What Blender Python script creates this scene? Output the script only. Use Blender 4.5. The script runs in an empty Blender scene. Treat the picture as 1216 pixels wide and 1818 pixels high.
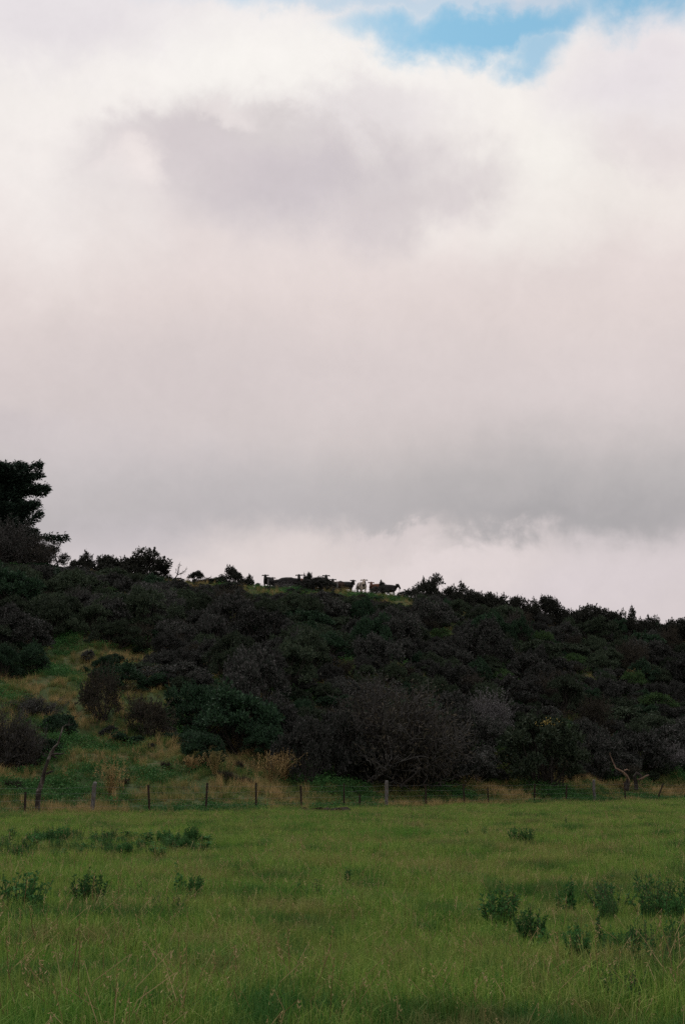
import bpy, math, random
import numpy as np
from mathutils import Vector

# ------------------------------------------------------------------ camera, sky, sun, exposure
S = bpy.context.scene
COL = S.collection
F = 2525.0                      # focal length in photo pixels (50 mm on 36 mm tall film)
PITCH = math.atan((1383 - 909) / F)
CAMZ = 1.5
cam_d = bpy.data.cameras.new('camera')
cam_d.sensor_fit = 'VERTICAL'; cam_d.sensor_height = 36.0; cam_d.sensor_width = 24.0
cam_d.lens = 36.0 * F / 1818.0
cam_d.clip_start = 0.1; cam_d.clip_end = 9000
cam = bpy.data.objects.new('camera', cam_d); COL.objects.link(cam)
cam.location = (0, 0, CAMZ); cam.rotation_euler = (math.pi / 2 + PITCH, 0, 0)
S.camera = cam
S.view_settings.view_transform = 'Standard'; S.view_settings.look = 'None'
S.view_settings.exposure = 0.0; S.view_settings.gamma = 1.0
S.render.engine = 'CYCLES'
S.cycles.use_denoising = False
S.cycles.max_bounces = 5; S.cycles.diffuse_bounces = 3; S.cycles.transparent_max_bounces = 4
S.render.use_persistent_data = False

SUN_EL, SUN_AZ = 52.0, -35.0        # degrees; azimuth from +Y (the view) towards +X
sun_d = bpy.data.lights.new('sun', 'SUN')
sun_d.energy = 1.5; sun_d.angle = math.radians(12); sun_d.color = (1.0, 0.96, 0.9)
sun = bpy.data.objects.new('sun', sun_d); COL.objects.link(sun)
_e, _a = math.radians(SUN_EL), math.radians(SUN_AZ)
_sd = Vector((math.cos(_e) * math.sin(_a), math.cos(_e) * math.cos(_a), math.sin(_e)))
sun.rotation_euler = _sd.to_track_quat('Z', 'Y').to_euler()
sun.location = _sd * 400


def lin(r, g, b):
    f = lambda c: (c / 255 / 12.92) if c / 255 <= 0.04045 else ((c / 255 + 0.055) / 1.055) ** 2.4
    return (f(r), f(g), f(b), 1.0)


def ray(px, py):
    u, v = (px - 608) / F, (909 - py) / F
    c, s = math.cos(PITCH), math.sin(PITCH)
    return np.array([u, c - v * s, s + v * c])


def sky_angles(px, py):
    d = ray(px, py); d = d / np.linalg.norm(d)
    return math.degrees(math.atan2(d[0], d[1])), math.degrees(math.asin(d[2]))


W = bpy.data.worlds.new('World'); S.world = W; W.use_nodes = True
nt = W.node_tree; nt.nodes.clear()


class NB:
    """tiny node-builder"""
    def __init__(s, tree): s.t = tree
    def n(s, typ, **kw):
        x = s.t.nodes.new(typ)
        for k, v in kw.items(): setattr(x, k, v)
        return x
    def put(s, sock, v):
        if isinstance(v, bpy.types.NodeSocket): s.t.links.new(v, sock)
        elif v is not None: sock.default_value = v
    def math(s, op, a, b=None, c=None, clamp=False):
        x = s.n('ShaderNodeMath', operation=op, use_clamp=clamp)
        s.put(x.inputs[0], a)
        if b is not None: s.put(x.inputs[1], b)
        if c is not None: s.put(x.inputs[2], c)
        return x.outputs[0]
    def vmath(s, op, a, b=None, scale=None):
        x = s.n('ShaderNodeVectorMath', operation=op)
        s.put(x.inputs[0], a)
        if b is not None: s.put(x.inputs[1], b)
        if scale is not None: s.put(x.inputs['Scale'], scale)
        return x.outputs[1] if op in ('LENGTH', 'DOT_PRODUCT') else x.outputs[0]
    def noise(s, vec, scale, detail=5, rough=0.55, color=False, dist=0.0):
        x = s.n('ShaderNodeTexNoise')
        s.put(x.inputs['Vector'], vec); x.inputs['Scale'].default_value = scale
        x.inputs['Detail'].default_value = detail; x.inputs['Roughness'].default_value = rough
        x.inputs['Distortion'].default_value = dist
        return x.outputs['Color'] if color else x.outputs['Fac']
    def mix(s, fac, a, b, mode='MIX'):
        x = s.n('ShaderNodeMix', data_type='RGBA', blend_type=mode)
        s.put(x.inputs[0], fac); s.put(x.inputs[6], a); s.put(x.inputs[7], b)
        return x.outputs[2]
    def maprange(s, v, a, b, c=0.0, d=1.0, kind='SMOOTHSTEP'):
        x = s.n('ShaderNodeMapRange', interpolation_type=kind)
        for i, q in enumerate((v, a, b, c, d)): s.put(x.inputs[i], q)
        return x.outputs[0]
    def ramp(s, fac, stops):
        x = s.n('ShaderNodeValToRGB'); cr = x.color_ramp
        while len(cr.elements) > 1: cr.elements.remove(cr.elements[-1])
        for i, (p, c) in enumerate(stops):
            e = cr.elements[0] if i == 0 else cr.elements.new(p)
            e.position = p; e.color = c
        s.put(x.inputs[0], fac)
        return x.outputs[0]


B = NB(nt)
DIR = B.n('ShaderNodeTexCoord').outputs['Generated']
sx = B.n('ShaderNodeSeparateXYZ'); nt.links.new(DIR, sx.inputs[0])
az = B.math('MULTIPLY', B.math('ARCTAN2', sx.outputs[0], sx.outputs[1]), 180 / math.pi)
el = B.math('MULTIPLY', B.math('ARCSINE', sx.outputs[2]), 180 / math.pi)
n_big = B.n('ShaderNodeSeparateXYZ'); nt.links.new(B.noise(DIR, 7.0, 6, 0.55, True, 0.4), n_big.inputs[0])
n_fin = B.n('ShaderNodeSeparateXYZ'); nt.links.new(B.noise(DIR, 24.0, 8, 0.62, True, 0.2), n_fin.inputs[0])
azw = B.math('ADD', az, B.math('ADD', B.math('MULTIPLY_ADD', n_big.outputs[0], 7.0, -3.5), B.math('MULTIPLY_ADD', n_fin.outputs[0], 3.4, -1.7)))
elw = B.math('ADD', el, B.math('ADD', B.math('MULTIPLY_ADD', n_big.outputs[1], 3.6, -1.8), B.math('MULTIPLY_ADD', n_fin.outputs[1], 2.8, -1.4)))
E = lambda y: sky_angles(608, y)[1] / 45.0
base_stops = [(0.0, lin(196, 188, 190)), (E(1100), lin(212, 204, 206)), (E(1010), lin(210, 203, 205)), (E(940), lin(186, 182, 185)),
              (E(860), lin(192, 188, 189)), (E(790), lin(206, 199, 199)), (E(690), lin(216, 207, 207)), (E(550), lin(223, 213, 212)),
              (E(420), lin(229, 220, 219)), (E(200), lin(236, 232, 232)), (E(110), lin(240, 237, 237)), (E(0), lin(226, 223, 230)),
              (0.8, lin(224, 222, 230)), (1.0, lin(228, 226, 232))]
col = B.ramp(B.math('DIVIDE', B.math('MULTIPLY_ADD', n_big.outputs[1], 1.6, B.math('ADD', el, -0.8)), 45.0, clamp=True), base_stops)


def blob_mask(px, py, rx, ry, soft, amt, rot=0.0, fade=0.0):
    # fade > 0 lets the lower edge fade out softly, fade < 0 the upper edge
    a0, e0 = sky_angles(px, py)
    A = azw; Ee = elw
    da = B.math('MULTIPLY', B.math('SUBTRACT', A, a0), math.cos(math.radians(e0)))
    de = B.math('SUBTRACT', Ee, e0)
    c, s = math.cos(math.radians(rot)), math.sin(math.radians(rot))
    p = B.math('MULTIPLY_ADD', da, c, B.math('MULTIPLY', de, -s))
    q = B.math('MULTIPLY_ADD', da, s, B.math('MULTIPLY', de, c))
    p = B.math('DIVIDE', p, rx / 44.07); q = B.math('DIVIDE', q, ry / 44.07)
    r = B.math('SQRT', B.math('MULTIPLY_ADD', p, p, B.math('MULTIPLY', q, q)))
    if not fade: return B.maprange(r, 1.0 - soft, 1.0 + soft, amt, 0.0)
    sf = B.math('ADD', soft, B.math('MULTIPLY', B.math('MULTIPLY', q, -1.0 if fade > 0 else 1.0, clamp=True), abs(fade)))
    return B.maprange(r, B.math('SUBTRACT', 1.0, sf), B.math('ADD', 1.0, sf), amt, 0.0)


# rotation: positive turns the right end upward (seen from the camera)
for px, py, rx, ry, soft, amt, c, rot, fade in [
        (420, 120, 430, 95, 0.9, 0.85, (247, 246, 243), 0, 0), (960, 250, 190, 120, 0.9, 0.95, (246, 244, 240), -25, 0),
        (70, 260, 150, 190, 0.9, 0.75, (244, 241, 239), 0, 0), (1090, 360, 220, 60, 0.9, 0.6, (240, 236, 232), 0, 0),
        (90, 40, 190, 60, 0.9, 0.7, (222, 218, 225), 0, 0), (1130, 140, 130, 70, 0.9, 0.75, (226, 221, 228), 0, 0),
        (1150, 260, 130, 40, 0.7, 0.55, (222, 214, 217), 10, 0),
        (455, 290, 300, 98, 0.4, 0.8, (214, 208, 211), -3, .7), (550, 315, 200, 60, 0.6, 0.8, (202, 196, 202), -8, .4),
        (350, 260, 170, 45, 0.5, 0.55, (206, 199, 204), 0, .5), (735, 362, 110, 40, 0.6, 0.6, (208, 201, 205), -20, .3),
        (500, 220, 150, 24, 0.6, 0.5, (208, 203, 205), 0, .4), (225, 300, 40, 42, 0.8, 0.8, (240, 233, 232), 0, 0),
        (420, 205, 60, 16, 0.7, 0.6, (236, 230, 230), 0, 0), (690, 180, 90, 36, 0.7, 0.6, (224, 219, 223), 0, .3),
        (330, 690, 340, 95, 0.9, 0.5, (206, 198, 200), -6, 0), (10, 765, 110, 30, 0.8, 0.6, (198, 191, 194), 0, 0),
        (200, 810, 300, 55, 0.9, 0.5, (210, 203, 206), 4, 0), (1000, 720, 300, 90, 0.9, 0.3, (214, 206, 208), 0, 0),
        (900, 902, 480, 80, 0.75, 0.72, (178, 176, 178), -7, -.5), (980, 945, 330, 36, 0.75, 0.65, (164, 163, 166), -6, -.4),
        (330, 890, 300, 60, 0.9, 0.4, (188, 185, 189), 8, 0),
        (600, 1014, 330, 58, 0.65, 0.85, (223, 214, 213), 0, .4), (830, 1002, 170, 28, 0.65, 0.8, (224, 215, 216), -8, .4),
        (700, 966, 90, 20, 0.4, 0.7, (218, 209, 210), 0, .4), (1040, 1050, 280, 50, 0.85, 0.7, (215, 207, 211), -8, .4),
        (230, 960, 120, 30, 0.9, 0.5, (198, 193, 198), 0, 0)]:
    col = B.mix(blob_mask(px, py, rx, ry, soft, amt, rot, fade), col, lin(*c))
# small soft mottling of the cloud deck
mott = B.math('MULTIPLY_ADD', B.noise(DIR, 11.0, 8, 0.6, False, 0.3), 0.16, 0.92)
mott = B.math('MULTIPLY', mott, B.math('MULTIPLY_ADD', B.noise(DIR, 32.0, 6, 0.6, False, 1.0), 0.07, 0.965))
mott = B.math('MULTIPLY', mott, B.math('MULTIPLY_ADD', B.noise(DIR, 150.0, 8, 0.7), 0.05, 0.975))
col = B.vmath('MULTIPLY', B.vmath('SCALE', col, scale=mott), (1.015, .992, .976))
# openings through which the clear sky shows
hole = None
for px, py, rx, ry, soft, amt, rot in [(850, 44, 175, 42, 0.6, 1.0, -3), (1120, -8, 150, 62, 0.6, 1.0, 4), (920, 88, 55, 36, 0.7, 0.8, 0),
                                       (470, 0, 130, 24, 0.8, 0.45, 0), (760, 0, 330, 22, 0.8, 0.5, 0)]:
    m = blob_mask(px, py, rx, ry, soft, amt, rot)
    hole = m if hole is None else B.math('MAXIMUM', hole, m)
sky = B.n('ShaderNodeTexSky', sky_type='NISHITA', sun_disc=False)
sky.sun_elevation = math.radians(SUN_EL); sky.sun_rotation = math.radians(SUN_AZ)
sky.air_density = 1.0; sky.dust_density = 0.6; sky.ozone_density = 2.0
clear = B.vmath('MULTIPLY', sky.outputs[0], (1.2, 1.62, 1.36))        # the film's cyan rendering of blue sky
cloud10 = B.vmath('SCALE', col, scale=10.0)
final = B.mix(hole, cloud10, clear)
bg = B.n('ShaderNodeBackground'); bg.inputs['Strength'].default_value = 0.1
nt.links.new(final, bg.inputs['Color'])
wo = B.n('ShaderNodeOutputWorld'); nt.links.new(bg.outputs[0], wo.inputs['Surface'])
W.cycles.sampling_method = 'MANUAL'; W.cycles.sample_map_resolution = 512

# ------------------------------------------------------------------ terrain
XR, ZR = [], []
YR = 175.0
for px, py in [(-3500, 1010), (-1500, 1000), (-600, 992), (-100, 1000), (0, 1006), (60, 1011), (130, 1017), (200, 1025), (260, 1031), (330, 1036), (400, 1041),
               (470, 1045), (550, 1049), (620, 1053), (690, 1058), (740, 1065), (800, 1079), (870, 1092), (960, 1105), (1040, 1114),
               (1120, 1124), (1216, 1134), (1400, 1152), (2000, 1200), (3500, 1260)]:
    d = ray(px, py); k = YR / d[1]
    XR.append(d[0] * k); ZR.append(CAMZ + d[2] * k)


def fence_y(x):
    x = np.asarray(x, float)
    return 45 + 80 / (1 + np.exp(-(x - 10.5) / 15.0))


_T = [-9, 0, .04, .10, .2, .35, .6, .85, .95, 1, 1.04, 1.3, 3, 60]
_Sv = [0, 0, .008, .045, .145, .325, .615, .885, .975, 1, 1.006, 1.0, .93, .3]


def terrain(x, y):
    x = np.asarray(x, float); y = np.asarray(y, float)
    fy = fence_y(x)
    t = (y - fy) / (YR - fy)
    s = (np.interp(t - .02, _T, _Sv) + np.interp(t, _T, _Sv) + np.interp(t + .02, _T, _Sv)) / 3
    z = np.interp(x, XR, ZR) * s
    w = np.clip(t * 6, 0, 1) * np.clip((1.0 - t) * 6, 0, 1)
    z = z + w * (0.5 * np.sin(x * .31 + 1) * np.sin(y * .23) + .3 * np.sin(x * .8 + y * .5) + .18 * np.sin(x * 1.7 - y * 1.1 + 2))
    z = z + .03 * np.sin(x * .9 + .3) * np.sin(y * .7) * np.clip(-t * 5, 0, 1)
    return z


def hit(px, py, dmin=5.0, dmax=260.0):
    d = ray(px, py); d = d / d[1]
    yy = np.arange(dmin, dmax, 0.1)
    gap = CAMZ + d[2] * yy - terrain(d[0] * yy, yy)
    i = np.argmax(gap <= 0)
    if gap[i] > 0: return None
    return np.array([d[0] * yy[i], yy[i], terrain(d[0] * yy[i], yy[i])])


def at_y(px, y):
    """the point of the ground at depth y in the direction of a photo column"""
    x = (px - 608) / F * y / math.cos(PITCH)
    return np.array([x, y, float(terrain(x, y))])


def project(x, y, z):
    dz = z - CAMZ; c, s = math.cos(PITCH), math.sin(PITCH)
    w = y * c + dz * s; v = -y * s + dz * c
    return 608 + F * x / w, 909 - F * v / w


# ------------------------------------------------------------------ helpers
def tag(o, label=None, cat=None, group=None, kind=None):
    if label: o['label'] = label
    if cat: o['category'] = cat
    if group: o['group'] = group
    if kind: o['kind'] = kind
    return o


def empty(name, loc, label, cat, group=None, rz=0.0, scale=(1, 1, 1)):
    o = bpy.data.objects.new(name, None); COL.objects.link(o)
    o.location = loc; o.rotation_euler = (0, 0, rz); o.scale = scale
    o.empty_display_size = 0.3
    return tag(o, label, cat, group)


class MB:
    def __init__(s): s.v = []; s.q = []; s.t = []; s.qm = []; s.tm = []; s.n = 0
    def add(s, v, q=None, t=None, m=0):
        v = np.asarray(v, float).reshape(-1, 3)
        if q is not None and len(q): s.q.append(np.asarray(q, int) + s.n); s.qm.append(np.full(len(q), m))
        if t is not None and len(t): s.t.append(np.asarray(t, int) + s.n); s.tm.append(np.full(len(t), m))
        s.v.append(v); s.n += len(v); return s
    def arrays(s):
        v = np.concatenate(s.v) if s.v else np.zeros((0, 3))
        q = np.concatenate(s.q) if s.q else np.zeros((0, 4), int)
        t = np.concatenate(s.t) if s.t else np.zeros((0, 3), int)
        m = np.concatenate((s.qm or [np.zeros(0)]) + (s.tm or [np.zeros(0)])).astype(int)
        return v, q, t, m
    def mesh(s, name, mats, smooth=False):
        v, q, t, m = s.arrays()
        me = bpy.data.meshes.new(name)
        me.vertices.add(len(v)); me.vertices.foreach_set('co', v.astype(np.float32).ravel())
        loops = np.concatenate([q.ravel(), t.ravel()]).astype(np.int32)
        me.loops.add(len(loops)); me.loops.foreach_set('vertex_index', loops)
        starts = np.concatenate([np.arange(len(q)) * 4, len(q) * 4 + np.arange(len(t)) * 3]).astype(np.int32)
        me.polygons.add(len(starts)); me.polygons.foreach_set('loop_start', starts)
        for mm in (mats if isinstance(mats, (list, tuple)) else [mats]): me.materials.append(mm)
        me.update(calc_edges=True)
        me.polygons.foreach_set('material_index', m.astype(np.int32))
        me.polygons.foreach_set('use_smooth', np.full(len(starts), smooth))
        me.update()
        return me


def link(name, me, parent=None, loc=None):
    o = bpy.data.objects.new(name, me); COL.objects.link(o)
    if parent is not None: o.parent = parent
    if loc is not None: o.location = loc
    return o


def unit(a):
    a = np.asarray(a, float)
    return a / np.maximum(np.linalg.norm(a, axis=-1, keepdims=True), 1e-9)


def leaf_quads(mb, pos, axis, length, width, rng, m=0):
    """diamond-shaped leaves; arrays over leaves"""
    n = len(pos); axis = unit(axis)
    side = unit(np.cross(axis, rng.normal(size=(n, 3))))
    L = np.asarray(length).reshape(-1, 1) * np.ones((n, 1)); Wd = np.asarray(width).reshape(-1, 1) * np.ones((n, 1))
    p0 = pos; p2 = pos + axis * L
    mid = pos + axis * L * .45
    v = np.stack([p0, mid + side * Wd / 2, p2, mid - side * Wd / 2], 1).reshape(-1, 3)
    mb.add(v, q=np.arange(n * 4).reshape(n, 4), m=m)


def tube(mb, pts, rad, sides=5, m=0, rng=None, rough=0.0, flat=1.0):
    pts = np.asarray(pts, float); rad = np.asarray(rad, float)
    n = len(pts)
    tan = unit(np.gradient(pts, axis=0))
    ref = np.array([0.31, 0.95, 0.05]) if abs(tan[0][2]) > .8 else np.array([0., 0, 1])
    a = unit(np.cross(tan, ref)); b = np.cross(tan, a)
    ang = np.arange(sides) * 2 * math.pi / sides
    rr = rad[:, None] * np.ones((n, sides))
    if rng is not None and rough: rr = rr * (1 + rng.uniform(-rough, rough, (n, sides)))
    v = pts[:, None] + rr[..., None] * (np.cos(ang)[None, :, None] * a[:, None] + flat * np.sin(ang)[None, :, None] * b[:, None])
    q = []
    for i in range(n - 1):
        for j in range(sides):
            k = (j + 1) % sides
            q.append((i * sides + j, i * sides + k, (i + 1) * sides + k, (i + 1) * sides + j))
    vv = np.concatenate([v.reshape(-1, 3), pts[:1], pts[-1:]])
    t = []
    for j in range(sides):
        k = (j + 1) % sides
        t.append((n * sides, k, j)); t.append((n * sides + 1, (n - 1) * sides + j, (n - 1) * sides + k))
    mb.add(vv, q=q, t=t, m=m)


def wander(rng, p0, d, length, n, jit, up=0.0):
    pts = [np.array(p0, float)]; d = unit(d)
    for i in range(n):
        d = unit(d + rng.normal(size=3) * jit + np.array([0, 0, up]))
        pts.append(pts[-1] + d * length / n)
    return np.array(pts)


# ------------------------------------------------------------------ materials
def material(name): 
    m = bpy.data.materials.new(name); m.use_nodes = True; m.node_tree.nodes.clear()
    return m, NB(m.node_tree)


def finish(m, b, color, rough=0.85, spec=0.2, trans=0.0, bump=None):
    p = b.n('ShaderNodeBsdfPrincipled')
    b.put(p.inputs['Base Color'], color); b.put(p.inputs['Roughness'], rough)
    p.inputs['Specular IOR Level'].default_value = spec
    if bump is not None:
        bn = b.n('ShaderNodeBump'); bn.inputs['Strength'].default_value = .6; bn.inputs['Distance'].default_value = .02
        b.put(bn.inputs['Height'], bump); b.put(p.inputs['Normal'], bn.outputs[0])
    out = p.outputs[0]
    if trans:
        tr = b.n('ShaderNodeBsdfTranslucent'); b.put(tr.inputs[0], color)
        mx = b.n('ShaderNodeMixShader'); mx.inputs[0].default_value = trans
        b.put(mx.inputs[1], out); b.put(mx.inputs[2], tr.outputs[0]); out = mx.outputs[0]
    o = b.n('ShaderNodeOutputMaterial'); b.put(o.inputs[0], out)
    return m


def leaf_mat(name, cols, trans=0.15, spec=0.15, obj_var=0.35, patch=None):
    """leaf colours drawn per leaf; each plant a little lighter or darker as a whole; optional world-sized patches of another colour"""
    m, b = material(name)
    g = b.n('ShaderNodeNewGeometry')
    n = len(cols)
    c = b.ramp(g.outputs['Random Per Island'], [(i / max(1, n - 1), tuple(k) + (1,)) for i, k in enumerate(cols)])
    if patch:
        pc, scale, lo, hi = patch
        nz = b.noise(g.outputs['Position'], scale, 5, .62)
        c = b.mix(b.maprange(nz, lo, hi), c, b.mix(0.55, c, tuple(pc) + (1,)))
    oi = b.n('ShaderNodeObjectInfo')
    k = b.math('MULTIPLY_ADD', oi.outputs['Random'], obj_var, 1 - obj_var / 2)
    c = b.vmath('SCALE', c, scale=k)
    return finish(m, b, c, .8, spec, trans)


M_scrub = leaf_mat('scrub_leaves', [(.016, .022, .016), (.028, .034, .027), (.050, .051, .045), (.098, .094, .090)], .1, .2, .7)
M_scrub_ol = leaf_mat('olive_scrub_leaves', [(.016, .030, .016), (.030, .046, .025), (.046, .060, .034)], .12, .2, .7)
M_green = leaf_mat('green_bush_leaves', [(.010, .026, .014), (.018, .046, .021), (.032, .072, .032)], .15, .25, .4)
M_bright = leaf_mat('creeper_leaves', [(.018, .044, .013), (.030, .070, .020), (.056, .095, .028)], .2, .25, .4)
M_brown = leaf_mat('brown_bush_leaves', [(.020, .020, .014), (.036, .033, .023), (.054, .044, .030)], .1, .15, .4)
M_sky = leaf_mat('skyline_leaves', [(.014, .018, .012), (.024, .027, .020), (.036, .036, .028)], .1, .2, .4)
M_silver = leaf_mat('silver_leaves', [(.070, .068, .068), (.110, .105, .106), (.150, .142, .140)], .1, .3, .3)
M_conifer = leaf_mat('conifer_sprays', [(.008, .020, .013), (.014, .032, .020), (.026, .046, .028)], .05, .2, .2)
M_flower = leaf_mat('yellow_flowers', [(.34, .26, .07), (.45, .36, .12)], .2, .2, .1)


def bark_mat(name, c1, c2, scale=8.0, c3=None):
    m, b = material(name)
    tc = b.n('ShaderNodeTexCoord').outputs['Object']
    mp = b.n('ShaderNodeMapping'); mp.inputs['Scale'].default_value = (1, 1, .3); b.put(mp.inputs[0], tc)
    nz = b.noise(mp.outputs[0], scale, 6, .65)
    c = b.mix(b.maprange(nz, .35, .65), tuple(c1) + (1,), tuple(c2) + (1,))
    if c3: c = b.mix(b.maprange(b.noise(tc, scale * .35, 4, .6), .5, .62), c, tuple(c3) + (1,))
    return finish(m, b, c, .9, .15, bump=nz)


M_bark = bark_mat('dark_bark', (.020, .017, .014), (.048, .042, .036))
M_twig = bark_mat('grey_twigs', (.030, .029, .026), (.068, .064, .058))
M_dead = bark_mat('dead_wood', (.020, .017, .014), (.055, .044, .036), 7.0, (.14, .125, .11))
M_deaddark = bark_mat('dark_dead_wood', (.018, .015, .013), (.050, .042, .036))
M_pale = bark_mat('pale_dead_wood', (.06, .042, .03), (.26, .18, .125), 6.0, (.16, .10, .07))
M_post = bark_mat('weathered_post', (.055, .052, .048), (.14, .135, .13), 14.0, (.10, .085, .07))
M_steel = bark_mat('rusty_steel', (.020, .015, .012), (.045, .032, .024), 20.0)


def plain(name, c, rough=.6, metal=0.0):
    m, b = material(name)
    tc = b.n('ShaderNodeTexCoord').outputs['Object']
    k = b.math('MULTIPLY_ADD', b.noise(tc, 6, 4), .5, .75)
    finish(m, b, b.vmath('SCALE', tuple(c), scale=k), rough, .3)
    return m


M_wire = plain('galvanised_wire', (.10, .10, .10), .5)
M_fpost = plain('fence_post_pale', (.17, .165, .16), .8)

# ground
def ground_mat(name, cols, scales, lo=.35, hi=.65):
    m, b = material(name)
    P = b.n('ShaderNodeNewGeometry').outputs['Position']
    c = b.mix(b.maprange(b.noise(P, scales[0], 6, .6), lo, hi), tuple(cols[0]) + (1,), tuple(cols[1]) + (1,))
    c = b.mix(b.maprange(b.noise(P, scales[1], 6, .65), .48, .66), c, tuple(cols[2]) + (1,))
    f = b.noise(P, 9.0, 8, .7)
    c = b.vmath('SCALE', c, scale=b.math('MULTIPLY_ADD', f, 1.2, .4))
    return finish(m, b, c, .95, .1, bump=f)


M_field = ground_mat('field_soil', [(.030, .050, .012), (.050, .070, .018), (.050, .050, .020)], (.12, .5))
M_hill = ground_mat('hill_turf', [(.022, .048, .012), (.045, .062, .020), (.080, .068, .030)], (.25, .6))
M_mud = ground_mat('bare_mud', [(.012, .010, .007), (.024, .019, .013), (.03, .024, .016)], (2.0, 5.0))


# ------------------------------------------------------------------ the ground: field and hillside
def grid_mesh(name, X, Y, mat):
    ny, nx = X.shape
    Z = terrain(X, Y)
    idx = np.arange(ny * nx).reshape(ny, nx)
    q = np.stack([idx[:-1, :-1], idx[:-1, 1:], idx[1:, 1:], idx[1:, :-1]], -1).reshape(-1, 4)
    return MB().add(np.stack([X, Y, Z], -1).reshape(-1, 3), q=q).mesh(name, mat, True)


xs = np.concatenate([-np.geomspace(3500, 72, 24), np.arange(-70, 71, 1.25), np.geomspace(72, 3500, 24)])
a = np.linspace(0, 1, 60)
FY = fence_y(xs)
Yf = -150 + (FY[None] + 150) * (a[:, None] ** .6)
o = link('field', grid_mesh('field', np.tile(xs, (60, 1)), Yf, M_field)); tag(o, kind='structure')
tt = np.concatenate([np.linspace(0, 1.06, 110), 1.06 + np.geomspace(.02, 40, 40)])
Yh = FY[None] + (YR - FY[None]) * tt[:, None]
o = link('hillside', grid_mesh('hillside', np.tile(xs, (len(tt), 1)), Yh, M_hill)); tag(o, kind='structure')

# ------------------------------------------------------------------ scatter (ground cover that nobody could count)
def scatter_group(nmat):
    g = bpy.data.node_groups.new('scatter', 'GeometryNodeTree')
    g.interface.new_socket('Geometry', in_out='INPUT', socket_type='NodeSocketGeometry')
    g.interface.new_socket('Geometry', in_out='OUTPUT', socket_type='NodeSocketGeometry')
    N = g.nodes.new; L = g.links.new
    gi = N('NodeGroupInput'); go = N('NodeGroupOutput')
    def attr(name, typ):
        x = N('GeometryNodeInputNamedAttribute'); x.data_type = typ; x.inputs['Name'].default_value = name
        return x.outputs['Attribute']
    src = attr('src', 'INT')
    cmp = N('FunctionNodeCompare'); cmp.data_type = 'INT'; cmp.operation = 'LESS_THAN'
    ia = [s for s in cmp.inputs if s.type == 'INT']; L(src, ia[0]); ia[1].default_value = 0
    sep = N('GeometryNodeSeparateGeometry'); sep.domain = 'POINT'
    L(gi.outputs[0], sep.inputs['Geometry']); L([s for s in cmp.outputs if s.type == 'BOOLEAN'][0], sep.inputs['Selection'])
    m2p = N('GeometryNodeMeshToPoints'); L(sep.outputs['Selection'], m2p.inputs['Mesh'])
    spl = N('GeometryNodeSplitToInstances'); spl.domain = 'POINT'
    L(sep.outputs['Inverted'], spl.inputs['Geometry']); L(attr('src', 'INT'), spl.inputs['Group ID'])
    iop = N('GeometryNodeInstanceOnPoints')
    L(m2p.outputs[0], iop.inputs['Points']); L(spl.outputs['Instances'], iop.inputs['Instance'])
    iop.inputs['Pick Instance'].default_value = True
    L(attr('pick', 'INT'), iop.inputs['Instance Index'])
    L(attr('rot', 'FLOAT_VECTOR'), iop.inputs['Rotation']); L(attr('scl', 'FLOAT_VECTOR'), iop.inputs['Scale'])
    L(iop.outputs[0], go.inputs[0])
    return g


SCATTER = scatter_group(1)


def scatter(name, variants, mats, pos, rot, scl, pick):
    mb = MB(); src = []
    for i, v in enumerate(variants):
        vv, q, t, m = v.arrays()
        mq, mt = m[:len(q)], m[len(q):]
        k = mb.n
        mb.v.append(vv); mb.n += len(vv)
        if len(q): mb.q.append(q + k); mb.qm.append(mq)
        if len(t): mb.t.append(t + k); mb.tm.append(mt)
        src.append(np.full(len(vv), i))
    mb.v.append(pos); mb.n += len(pos); src.append(np.full(len(pos), -1))
    n0 = mb.n - len(pos)
    me = mb.mesh(name, mats)
    def put(nm, typ, arr, key):
        at = me.attributes.new(nm, typ, 'POINT'); at.data.foreach_set(key, arr)
    pad = lambda a, w: np.concatenate([np.zeros((n0, w)), np.asarray(a).reshape(-1, w)]).astype(np.float32).ravel()
    put('src', 'INT', np.concatenate(src).astype(np.int32), 'value')
    put('pick', 'INT', np.concatenate([np.zeros(n0), pick]).astype(np.int32), 'value')
    put('rot', 'FLOAT_VECTOR', pad(rot, 3), 'vector'); put('scl', 'FLOAT_VECTOR', pad(scl, 3), 'vector')
    o = link(name, me)
    md = o.modifiers.new('scatter', 'NODES'); md.node_group = SCATTER
    return o


def blades(mb, rng, n, spread, hmin, hmax, width, lean, m=0):
    """bent grass blades, a quad below and a triangle above"""
    r = spread * np.sqrt(rng.uniform(0, 1, n)); th = rng.uniform(0, 2 * math.pi, n)
    base = np.stack([r * np.cos(th), r * np.sin(th), np.full(n, -.02)], 1)
    h = rng.uniform(hmin, hmax, n)[:, None]
    dirn = unit(np.stack([rng.normal(size=n), rng.normal(size=n), np.zeros(n)], 1))
    ln = (rng.uniform(0, 1, n)[:, None] ** 1.5) * lean
    face = rng.uniform(0, 2 * math.pi, n); sd = np.stack([np.cos(face), np.sin(face), np.zeros(n)], 1) * width / 2
    mid = base + dirn * h * ln * .3 + np.array([0, 0, 1]) * h * .6
    tip = base + dirn * h * ln * 1.0 + np.array([0, 0, 1]) * h * (1 - .35 * ln)
    v = np.stack([base - sd, base + sd, mid + sd * .8, mid - sd * .8, tip], 1).reshape(-1, 3)
    k = np.arange(n)[:, None] * 5
    mb.add(v, q=k + np.array([[0, 1, 2, 3]]), t=k + np.array([[3, 2, 4]]), m=m)


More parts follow.
